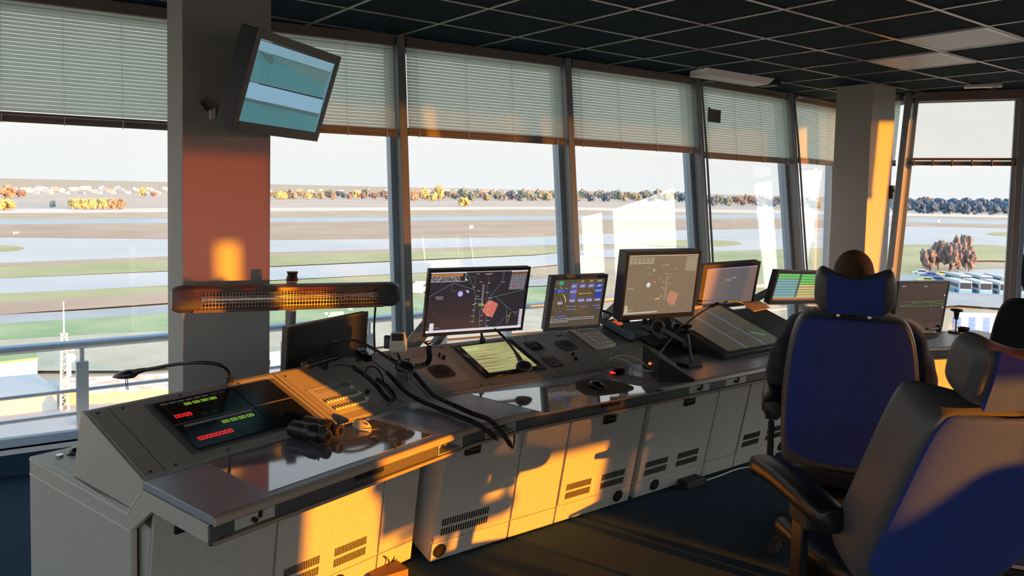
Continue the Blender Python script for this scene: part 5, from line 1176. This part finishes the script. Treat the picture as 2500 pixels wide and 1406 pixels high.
# things lying on top of it
c = s2h(1600, 760, .12)
tag(MB().box((0, 0, 0), (.30, .07, .022)).build('document_roll', mat('pinkish_grey_card', (.22, .17, .16), .6), bevel=.008), 'pinkish grey flat case on top edge of the black display desk', 'case').matrix_world = frame(at(1672, 752, .99), at(1715, 745, .99)-at(1625, 757, .99))
q = [(1812, 741), (1853, 734), (1882, 752), (1840, 761)]
pad(q, 'orange sheet of paper on the back edge of the black display desk', mat('orange_paper', (.80, .42, .08), .6), 'note_sheet', 1.0, .002)  # orange of the sunlight put into the paper colour
cable('black_cable', [(1765, 742, 1.0), (1775, 736, 1.02), (1795, 735, 1.02), (1815, 741, 1.0)], .006, M_['black'], 'black cable loop behind the display desk beside the orange sheet')
# fist microphones and coiled cords
def coilcord(name, pts, label, R=.009, lead=None, tail=None, m='black', pitch=.0062):
    P = [at(*q) for q in pts]; c = P[0]; t = empty(name, c, label, 'cord')
    MB().coil([p-c for p in P], R, .0022, pitch).build('coil', M_['black'], t, sm=True)
    if lead: MB().tube([at(*q)-c for q in lead], .003, 7, sm=6).build('lead', M_['black'], t, sm=True)
    if tail: MB().tube([at(*q)-c for q in tail], .004, 7, sm=6).build('plug', M_['black'], t, sm=True)
    return t
coilcord('coiled_cord', [(944, 908, .862), (965, 930, .83), (990, 955, .80), (1020, 975, .778), (1060, 992, .768), (1110, 1012, .766), (1160, 1032, .768), (1190, 1052, .758), (1208, 1068, .72)], 'long coiled black cord crossing the worktop bend, nearer of two', lead=[(905, 875, .90), (925, 893, .885), (944, 908, .865)], tail=[(1208, 1068, .72), (1214, 1075, .70), (1205, 1070, .695)])
coilcord('coiled_cord', [(1012, 912, .868), (1035, 940, .83), (1060, 965, .795), (1100, 985, .772), (1150, 1008, .768), (1190, 1022, .770), (1212, 1040, .757), (1230, 1062, .715), (1246, 1086, .66)], 'long coiled black cord hanging over the worktop edge, farther of two', lead=[(1000, 900, .885), (1006, 906, .876), (1012, 912, .868)], tail=[(1246, 1086, .66), (1251, 1094, .64), (1256, 1076, .68), (1255, 1062, .70)])
coilcord('coiled_cord', [(862, 896, .885), (890, 915, .865), (918, 940, .835), (938, 966, .80), (955, 978, .785), (962, 968, .80), (950, 950, .82), (932, 934, .84), (920, 925, .85)], 'short coiled black cord looping on the dimmer panel', lead=[(822, 890, .905), (840, 892, .90), (862, 896, .885)], tail=[(890, 920, .86), (897, 898, .90), (915, 896, .90), (930, 912, .875), (936, 930, .85)])
coilcord('coiled_cord', [(1046, 848, 1.0), (1049, 868, .95), (1044, 885, .90), (1028, 893, .88), (1012, 894, .875)], 'upright coiled black cord between fist microphone and amber screen', R=.012, lead=[(1041, 834, 1.03), (1044, 842, 1.01), (1046, 848, 1.0)], tail=[(1036, 836, 1.03), (1044, 840, 1.015), (1052, 837, 1.03)], pitch=.008)
p = at(971, 838, .98); M = frame(p, dirpx((955, 836, .98), (990, 836, .98)), ray(971, 838)*-1) @ Matrix.Scale(1.3, 4)
t = empty('fist_microphone', M, 'cream fist microphone with black grille in a holder left of the coiled cord', 'microphone')
MB().loft([[(x*s_, y, z) for x, z in ((-.035, -.01), (-.03, .025), (.03, .025), (.035, -.01))] for y, s_ in ((-.035, .85), (-.02, 1.0), (.01, 1.0), (.042, .75))]).build('body', M_['ivory'], t, bevel=.006)
MB().box((0, .022, .026), (.044, .026, .006)).build('grille', M_['blackm'], t, bevel=.004)
MB().box((-.04, .005, .0), (.022, .05, .03)).build('talk_button', M_['black'], t, bevel=.005)
MB().tube([(0, -.035, 0), (.01, -.06, -.01), (.02, -.10, -.02)], .005, 8, sm=4).build('cable_boot', M_['black'], t, sm=True)
MB().bar((.02, -.06, -.03), (.03, -.14, -.03), .05, .02).build('holder', M_['black'], t)
p = at(888, 866, .93); M = frame(p, dirpx((868, 846, .95), (910, 886, .90)), (0, 0, 1))
t = empty('hand_microphone', M, 'black hand microphone with blue glint leaning beside the gooseneck lamp', 'microphone')
MB().loft([[(x, y*s_, z*s_) for y, z in ((-.018, -.012), (-.018, .012), (0, .018), (.018, .012), (.018, -.012))] for x, s_ in ((-.055, .7), (-.045, 1), (.02, 1.1), (.05, 1.0), (.06, .6))]).build('body', M_['gloss'], t, sm=35)
MB().bar((-.06, 0, -.01), (-.03, 0, -.05), .03, .02).build('clip', M_['black'], t, bevel=.003)
p = s1p(778, 903); M = SL1 @ Matrix.Translation((p.x, p.y, .045)) @ Matrix.Rotation(.12, 4, 'Z') @ Matrix.Scale(1.3, 4)
t = empty('panel_microphone', M, 'black barrel microphone resting in a bracket on the dimmer panel', 'microphone')
MB().loft([[(x, r*math.cos(2*PI*k/16), r*math.sin(2*PI*k/16)) for k in range(16)] for x, r in ((-.085, .010), (-.08, .0165), (-.045, .0165), (-.042, .013), (.05, .012), (.075, .014), (.08, .008))]).build('barrel', M_['black'], t, sm=35)
MB().box((-.01, 0, .014), (.07, .014, .01)).box((-.05, 0, .016), (.02, .02, .008)).build('switch_bar', M_['blackm'], t, bevel=.002)
MB().box((.02, 0, -.025), (.012, .03, .04)).box((.02, 0, -.042), (.03, .05, .004)).build('bracket', M_['black'], t, bevel=.001)
# right hand desk odds
p = at(2280, 803, WZ+.018); M = frame(p, dirpx((2257, 806, WZ), (2302, 799, WZ)), (0, 0, 1)); t = empty('dynamic_microphone', M, 'black hand microphone lying on the right hand worktop', 'microphone')
MB().cyl((-.09, 0, 0), (.04, 0, 0), .011, .016, 16).build('handle', M_['black'], t, sm=True); MB().ball((.062, 0, 0), .026).build('head_grille', M_['blackm'], t, sm=True)
p = at(2333, 812, WZ); t = empty('table_microphone_stand', p, 'slim chrome stand with black disc head behind the near chair', 'stand')
MB().cyl((0, 0, 0), (0, 0, .012), .05, n=24).build('base', M_['black'], t, sm=40); MB().cyl((0, 0, .01), (0, 0, .12), .007).build('rod', M_['chrome'], t, sm=True); MB().cyl((0, 0, .10), (0, 0, .155), .013, .02).build('neck', M_['black'], t, sm=True); MB().ball((0, 0, .17), (.045, .045, .014)).build('disc_head', M_['black'], t, sm=True)
t = empty('small_bowl', at(2352, 812, WZ), 'small black bowl beside the slim chrome stand', 'bowl')
m = MB(); m.loft([[(r*math.cos(2*PI*k/24), r*math.sin(2*PI*k/24), z) for k in range(24)] for r, z in ((.02, 0), (.036, .015), (.042, .04), (.038, .04), (.03, .018), (.01, .006))]); m.build('bowl', M_['black'], t, sm=True)
a = SL4 @ Vector((.66, .05, .006)); 
o_ = MB().box((0, 0, 0), (.30, .21, .0015)).build('paper_sheet', mat('pinkish_paper', (.62, .48, .40), .6)); o_.matrix_world = SL4 @ Matrix.Translation((.78, .12, .0045)); tag(o_, 'sun warmed sheet of paper on the right hand sloping panel', 'paper')
o_ = MB().cyl((-.07, 0, 0), (.07, 0, 0), .008, n=12).build('pencil_case', mat('amber_tube', (.8, .5, .05), .5), sm=True); o_.matrix_world = SL4 @ Matrix.Translation((.42, .40, .026)); tag(o_, 'amber yellow tube lying on the right hand inset display', 'marker')
# floor cables and boxes
def fcable(pts, r, m, label):
    P = [at(x, y, z) for x, y, z in pts]; c = P[0]; o_ = MB().tube([p-c for p in P], r, 7, sm=6).build('floor_cable', m, sm=True); o_.location = c; return tag(o_, label, 'cable')
fcable([(1725, 1172, .02), (1760, 1160, .012), (1800, 1145, .01), (1850, 1135, .01), (1880, 1122, .012), (1892, 1108, .05)], .004, M_['paper'], 'thin white cable on the carpet from the black box to the grommet')
t = empty('adapter_box', at(1685, 1185, 0), 'small black adapter box on the carpet below the vented cabinets', 'adapter'); MB().box((0, 0, .025), (.16, .09, .045)).build('case', M_['blackm'], t, bevel=.005); MB().cyl((.08, 0, .02), (.1, 0, .02), .008).build('socket', M_['black'], t)
cp = at(935, 1392, 0); m = MB()
for k in range(4):
    c0 = Vector((-.05+k*.035, .02*k-.03, .045+.01*k)); rr = .05+.006*k; M = frame(c0, Vector((1, .3*k-.4, .5)), Vector((.2, -1, .6+.1*k)))
    m.tube([M @ Vector((rr*1.2*math.cos(2*PI*j/24), rr*.8*math.sin(2*PI*j/24), .008*math.sin(3*2*PI*j/24))) for j in range(25)], .0032, 6)
m.tube([(-.02, 0, .03), (.12, .02, .012), (.3, .08, .012), (.42, .12, .04)], .0035, 6, sm=5)
o_ = m.build('cable_tangle', M_['black'], sm=True); o_.location = cp; tag(o_, 'tangle of black cable loops on the carpet below the sunlit cabinet', 'cable')
t = empty('small_box', at(945, 1412, 0), 'small brown box at the bottom picture edge beside the cable tangle', 'box'); MB().box((0, 0, .022), (.16, .10, .04)).build('box_body', mat('brown_carton', (.25, .13, .06), .7), t, bevel=.003)
# equipment cabinets added out of view to keep low sun off the right desks
for k in range(3):
    x = 5.0+k*.72; t = empty('equipment_cabinet', Vector((x, -2.5, 0)), ['chest high beige equipment cabinet behind the photographer, nearest the sunlit gap', 'second chest high beige equipment cabinet behind the photographer', 'third chest high beige equipment cabinet behind the photographer'][k], 'cabinet')
    MB().box2((0, 0, 0), (.70, .5, 1.20)).build('body', M_['beige'], t, bevel=.004); d = MB().box2((.02, .5, .08), (.68, .515, 1.16)).build('door', M_['beige'], t, bevel=.003); MB().box((.60, .525, .8), (.02, .02, .12)).build('handle', M_['black'], d)
# ================================================================ CHAIRS AND THE SEATED PERSON
def make_chair(F, tilt, label, side='leather', cloth='blue', lift=0.0, aim=0, top=.70, deep=.055, al=.0):
    t = empty('control_room_chair', F, label, 'chair'); UP = Matrix.Translation((0, 0, lift))
    # seat
    m = MB(); rings = []
    for y, w, zt in ((-.25, .20, .50), (-.235, .235, .515), (-.1, .26, .50), (.12, .265, .495), (.26, .258, .49), (.325, .24, .465), (.335, .21, .44)):
        rings.append([(x*w, y, z+zt) for x, z in ((-1, -.045), (-1.02, .0), (-.92, .022), (-.7, .008), (0, -.006), (.7, .008), (.92, .022), (1.02, 0), (1, -.045), (.85, -.075), (0, -.08), (-.85, -.075))])
    m.loft(rings); m.v = [UP @ v for v in m.v]; s = m.build('seat', M_['bleather'], t, sm=60)
    s.modifiers.new('soft', 'SUBSURF').levels = 1; s.modifiers['soft'].render_levels = 2
    MB().box((0, -.02, .395), (.30, .34, .035)).build('seat_mechanism', M_['black'], t, bevel=.006)
    # backrest in its own tilted frame
    B = Matrix.Translation((0, -.235, .50+lift)) @ Matrix.Rotation(tilt, 4, 'X')       # z up the back, y forward
    hw = [(.0, .24), (.03, .262), (.12, .272), (.3, .275), (.45, .266), (.57, .25), (.64, .233), (.68, .212), (top, .175)]
    fr_ = lambda q: .042+deep*q**3; re_ = lambda q: -.045+.040*q**5
    qs = [-1, -.93, -.8, -.6, -.3, 0, .3, .6, .8, .93, 1]
    rings = []
    for h, w in hw:
        k = 1.0 if .02 < h < .69 else .6
        bow = -.03*math.sin(PI*min(1, h/.7))+.02
        rings.append([B @ Vector((q*w, fr_(abs(q))*k+bow, h)) for q in qs]+[B @ Vector((q*w, re_(abs(q))*k+bow, h)) for q in reversed(qs)])
    o = MB().loft(rings).build('backrest', M_[side], t, sm=60); o.modifiers.new('soft', 'SUBSURF').levels = 1; o.modifiers['soft'].render_levels = 2
    pr = []; pq = [-.93, -.75, -.4, 0, .4, .75, .93]
    for i, (h, w) in enumerate(hw[1:-1]+[(.695, .185)]):
        bow = -.03*math.sin(PI*min(1, h/.7))+.02; k = .9 if i in (0,) else 1
        w = w*(.93 if i == 0 else (.97 if h > .66 else 1))
        pr.append([B @ Vector((q*w, re_(abs(q))+bow-.007, h)) for q in pq]+[B @ Vector((q*w, re_(abs(q))+bow+.006, h)) for q in reversed(pq)])
    o = MB().loft(pr).build('back_panel', M_[cloth], t, sm=60); o.modifiers.new('soft', 'SUBSURF').levels = 1; o.modifiers['soft'].render_levels = 2
    # headrest
    w = .158; HB = B @ Matrix.Translation((0, .02, top+.005)) @ Matrix.Rotation(-tilt*.35, 4, 'X')
    def sec(q, t0, kf, kr):
        a = abs(q); ht = .165+.055*a**1.6-(0 if a < .86 else (a-.86)*.42); hb = .0+(0 if a < .8 else (a-.8)*.25)
        th = .035+.02*a; fw = .05*a**2; e = 1 if a < .93 else .55
        return [(-th*e+fw*.4, hb+.02), (-th*e*1.05+fw*.4, (hb+ht)*.5), (-th*e+fw*.4, ht-.02), (-th*.4+fw*.6, ht), (th*.5+fw, ht-.004), (th*e+fw, ht-.03), (th*e*1.1+fw, (hb+ht)*.5), (th*e+fw, hb+.02), (th*.4+fw, hb), (-th*.4+fw*.5, hb)]
    rings = [[HB @ Vector((q*w, y, z)) for y, z in sec(q, 0, 1, 1)] for q in (-1, -.95, -.85, -.65, -.35, 0, .35, .65, .85, .95, 1)]
    o = MB().loft(rings).build('headrest', M_[side], t, sm=60); o.modifiers.new('soft', 'SUBSURF').levels = 1; o.modifiers['soft'].render_levels = 2
    rings = []
    for q in (-.70, -.5, -.25, 0, .25, .5, .70):
        S_ = sec(q, 0, 1, 1)
        rings.append([HB @ Vector((q*w, S_[0][0]-.006, S_[0][1]-.012)), HB @ Vector((q*w, S_[1][0]-.008, S_[1][1])), HB @ Vector((q*w, S_[2][0]-.006, S_[2][1]+.010)), HB @ Vector((q*w, S_[2][0]+.008, S_[2][1]+.006)), HB @ Vector((q*w, S_[0][0]+.01, S_[0][1]-.008))])
    o = MB().loft(rings).build('headrest_panel', M_[cloth], t, sm=60)
    for x in (-.06, .06): MB().cyl(B @ Vector((x, .0, top-.05)), HB @ Vector((x, .0, .03)), .008, n=10).build('headrest_post', M_['steel'], t, sm=True)
    # arms
    for sx in (-1, 1):
        a = MB(); rr = []
        for y, w_, z in ((-.20, .036, .705), (-.185, .050, .712), (-.05, .056, .722), (.12, .054, .726), (.27, .050, .715), (.315, .044, .700), (.33, .030, .688)):
            rr.append([(sx*.305+q*w_, y, z+zz*1.5) for q, zz in ((-1, -.02), (-1, .004), (-.8, .012), (0, .016), (.8, .012), (1, .004), (1, -.02), (.7, -.034), (-.7, -.034))])
        a.loft(rr); a.v = [UP @ v+Vector((0, 0, al)) for v in a.v]; o = a.build('armrest', M_['bleather'], t, sm=60)
        MB().box((sx*.315, -.02, .56), (.028, .07, .25)).box((sx*.24, -.02, .435+lift*.5), (.17, .07, .02+lift)).build('arm_post', M_['black'], t, bevel=.005)
        MB().box((sx*.312, -.05, .655+lift+al), (.06, .13, .07)).build('arm_adjuster', M_['blackm'], t, bevel=.008)
    MB().cyl((0, -.02, .10), (0, -.02, .38), .028, n=20).cyl((0, -.02, .10), (0, -.02, .26), .045, n=20).build('gas_column', M_['black'], t, sm=40)
    MB().box((.30, -.20, .44), (.10, .02, .014)).build('tilt_lever', M_['black'], t, bevel=.003)
    b = MB(); ca = []
    for k in range(5):
        an = 2*PI*k/5+.3+aim; c, s_ = math.cos(an), math.sin(an); M = Matrix.Translation((0, -.02, 0)) @ Matrix.Rotation(an, 4, 'Z')
        b.add([M @ Vector(p) for p in ((.02, -.035, .085), (.02, .035, .085), (.30, .022, .065), (.30, -.022, .065), (.02, -.03, .13), (.02, .03, .13), (.30, .018, .085), (.30, -.018, .085))], [(0, 1, 2, 3), (4, 7, 6, 5), (0, 4, 5, 1), (1, 5, 6, 2), (2, 6, 7, 3), (3, 7, 4, 0)])
        w_ = MB()
        for yy in (-.016, .016): w_.cyl(M @ Vector((.295, yy-.009, .028)), M @ Vector((.295, yy+.009, .028)), .028, n=18)
        w_.cyl(M @ Vector((.29, 0, .03)), M @ Vector((.29, 0, .075)), .010, n=10); w_.build('caster', M_['blackm'], t, sm=40)
    b.build('star_base', M_['black'], t, bevel=.005)
    return t
def chairframe(x, y, fx, fy):
    f_ = Vector((fx, fy, 0)).normalized(); return Matrix(((f_.y, f_.x, 0, x), (-f_.x, f_.y, 0, y), (0, 0, 1, 0), (0, 0, 0, 1)))
CF1 = chairframe(3.33, 1.87, .84, .54)
make_chair(CF1, math.radians(7), 'blue backed chair with grey leather sides holding the seated person', lift=.05, al=.04)
CF2 = chairframe(2.565, 1.275, .50, .866)
make_chair(CF2, math.radians(25), 'reclined empty chair in the right foreground with black armrest and sunlit blue back', aim=.5, lift=.05, deep=.13)
q = dep(2592, 720, 3.1); CF3 = chairframe(q.x+.22, q.y+.05, .95, .3) @ Matrix.Scale(1.07, 4, (0, 0, 1))
make_chair(CF3, math.radians(6), 'black fabric chair cut off by the right picture edge', side='fabk', cloth='fabk', aim=.2, lift=.06)
make_chair(chairframe(3.64, -2.25, .1, 1), math.radians(6), 'blue backed chair behind the photographer in the sunlit gap')  # unseen chair put in to cut the sun on the near chair
# ---- the person
def skinmesh(V, Ed, R, sub=2, flat=None):
    me = bpy.data.meshes.new('tmp'); me.from_pydata([tuple(v) for v in V], Ed, []); ob = bpy.data.objects.new('tmp', me); COL.objects.link(ob)
    ob.modifiers.new('s', 'SKIN'); ss = ob.modifiers.new('u', 'SUBSURF'); ss.levels = sub; ss.render_levels = sub
    for i, r in enumerate(R):
        me.skin_vertices[0].data[i].radius = (r, r) if not isinstance(r, tuple) else r
        me.skin_vertices[0].data[i].use_root = (i == 0)
    dg = bpy.context.evaluated_depsgraph_get(); ev = ob.evaluated_get(dg).to_mesh()
    vs = [v.co.copy() for v in ev.vertices]; fs = [tuple(p.vertices) for p in ev.polygons]
    ob.evaluated_get(dg).to_mesh_clear(); bpy.data.objects.remove(ob); bpy.data.meshes.remove(me)
    return vs, fs
PF = CF1 @ Matrix.Translation((.02, .045, 0))
person = empty('person', PF, 'seated person with cropped hair and dark sweater, seen from behind in the blue chair', 'person')
J = dict(pel=(0, 0, .60), wst=(0, 0, .80), cht=(0, .03, 1.02), nb=(0, .045, 1.18), nk=(0, .075, 1.25), hd=(0, .10, 1.33))
def arms(s): return [(s*.11, .03, 1.14), (s*.21, .02, 1.13), (s*.285, .03, .95), (s*.305, .08, .80), (s*.25, .26, .785), (s*.20, .38, .80), (s*.19, .45, .80)]
def build_body(scale, legs=True, hands=True):
    V = [J['pel'], J['wst'], J['cht'], J['nb'], J['nk'], J['hd']]; R_ = [(.15, .11), (.145, .10), (.16, .105), (.075, .07), .055, .06]; Ed = [(i, i+1) for i in range(5)]
    for s in (-1, 1):
        k = len(V); A = arms(s); V += A; R_ += [.07, .068, .052, .045, .038, .027, .026]; Ed += [(2, k)]+[(k+i, k+i+1) for i in range(6)]
        if hands:
            w = k+6
            for j, (dx, L_) in enumerate(((-.030, .075), (-.011, .088), (.009, .085), (.028, .068))):
                b = len(V); x0 = A[6][0]+dx
                V += [(x0*1.0, .49, .80), (x0, .49+L_*.5, .797), (x0, .49+L_, .780)]; R_ += [.010, .0085, .007]; Ed += [(w, b), (b, b+1), (b+1, b+2)]
            b = len(V); V += [(A[6][0]-s*.035, .46, .795), (A[6][0]-s*.055, .495, .79)]; R_ += [.011, .009]; Ed += [(w, b), (b, b+1)]
        if legs:
            b = len(V); V += [(s*.09, .06, .58), (s*.11, .30, .585), (s*.12, .47, .57), (s*.12, .47, .33), (s*.12, .45, .10), (s*.12, .54, .05)]; R_ += [.088, .082, .062, .052, .04, .038]; Ed += [(0, b)]+[(b+i, b+i+1) for i in range(5)]
    return V, Ed, R_
V, Ed, R_ = build_body(1)
vs, fs = skinmesh(V, Ed, R_)
m = MB(); m.add(vs, fs)
hc = Vector((0, .10, 1.385)); b0 = len(m.v); m.ball(hc, (.083, .099, .106), 0, 28, 20)
for i in range(b0, len(m.v)):
    v = m.v[i]-hc; zz = v.z/.112
    if zz < -.2: v.x *= 1-.28*(-zz-.2); v.y = v.y*(1-.12*(-zz)) + .012*(-zz)
    if v.y > .06 and abs(v.x) < .018 and -.03 < v.z < .02: v.y += .016
    m.v[i] = hc+v
for s in (-1, 1):
    m.ball(hc+Vector((s*.084, -.004, -.006)), (.009, .019, .031), 0, 12, 8); m.ball(hc+Vector((s*.030, .083, .012)), (.012, .010, .008), 0, 10, 8)
m.ball(hc+Vector((0, .098, -.022)), (.013, .016, .016), 0, 10, 8); m.ball(hc+Vector((0, .086, -.058)), (.022, .008, .006), 0, 10, 8)
m.build('body', M_['skin'], person, sm=True)
b = MB(); b0 = 0; b.ball(hc+Vector((0, -.006, .008)), (.088, .102, .106), 0, 28, 20)
keep = [i for i, v in enumerate(b.v) if (v-hc).y < .045+.4*max(0, (v-hc).z) and (v-hc).z > -.075+.9*max(0, (v-hc).y)]
ks = set(keep); b.f = [f_ for f_ in b.f if all(i in ks for i in f_)]; b.m = [0]*len(b.f); b.build('hair', M_['hair'], person, sm=True)
# clothes follow the same skeleton, a little larger
def clothes(name, V, Ed, R_, m_, wr=0):
    vs, fs = skinmesh(V, Ed, R_, 3)
    if wr: vs = [Vector(v)+Vector((noise.noise(v*14), noise.noise(v*14+Vector((9, 0, 0))), noise.noise(v*11+Vector((0, 7, 0)))))*wr for v in vs]
    return MB().add(vs, fs).build(name, m_, person, sm=True)
V = [(0, 0, .63), J['wst'], J['cht'], (0, .04, 1.14), (0, .06, 1.215)]; R_ = [(.185, .135), (.18, .13), (.195, .135), (.11, .10), .072]; Ed = [(i, i+1) for i in range(4)]
for s in (-1, 1): k = len(V); A = arms(s)[:6]; V += A; R_ += [.105, .102, .085, .074, .06, .045]; Ed += [(2, k)]+[(k+i, k+i+1) for i in range(5)]
clothes('sweater', V, Ed, R_, M_['sweater'], .012)
V = [(0, .0, .60)]; R_ = [(.165, .125)]; Ed = []
for s in (-1, 1): b = len(V); V += [(s*.09, .06, .58), (s*.11, .30, .585), (s*.12, .47, .57), (s*.12, .475, .33), (s*.12, .45, .12)]; R_ += [.10, .092, .075, .068, .06]; Ed += [(0, b)]+[(b+i, b+i+1) for i in range(4)]
clothes('trousers', V, Ed, R_, M_['trouser'], .006)
for s in (-1, 1):
    MB().loft([[(s*.12+x*w_, y, z) for x, z in ((-1, .0), (-1, h*.5), (-.6, h), (.6, h), (1, h*.5), (1, 0))] for y, w_, h in ((.38, .030, .07), (.41, .042, .11), (.48, .044, .10), (.56, .05, .06), (.62, .045, .045), (.65, .025, .03))]).build('shoe', M_['black'], person, sm=50)
# ---------------------------------------------------------------- finish: text to mesh
dg = bpy.context.evaluated_depsgraph_get()
for o_ in [o_ for o_ in SC.objects if o_.type == 'FONT']:
    me = bpy.data.meshes.new_from_object(o_.evaluated_get(dg)); n_ = bpy.data.objects.new('display_text', me); COL.objects.link(n_)
    n_.parent = o_.parent; n_.matrix_local = o_.matrix_local.copy(); n_.location = o_.location
    bpy.data.objects.remove(o_)
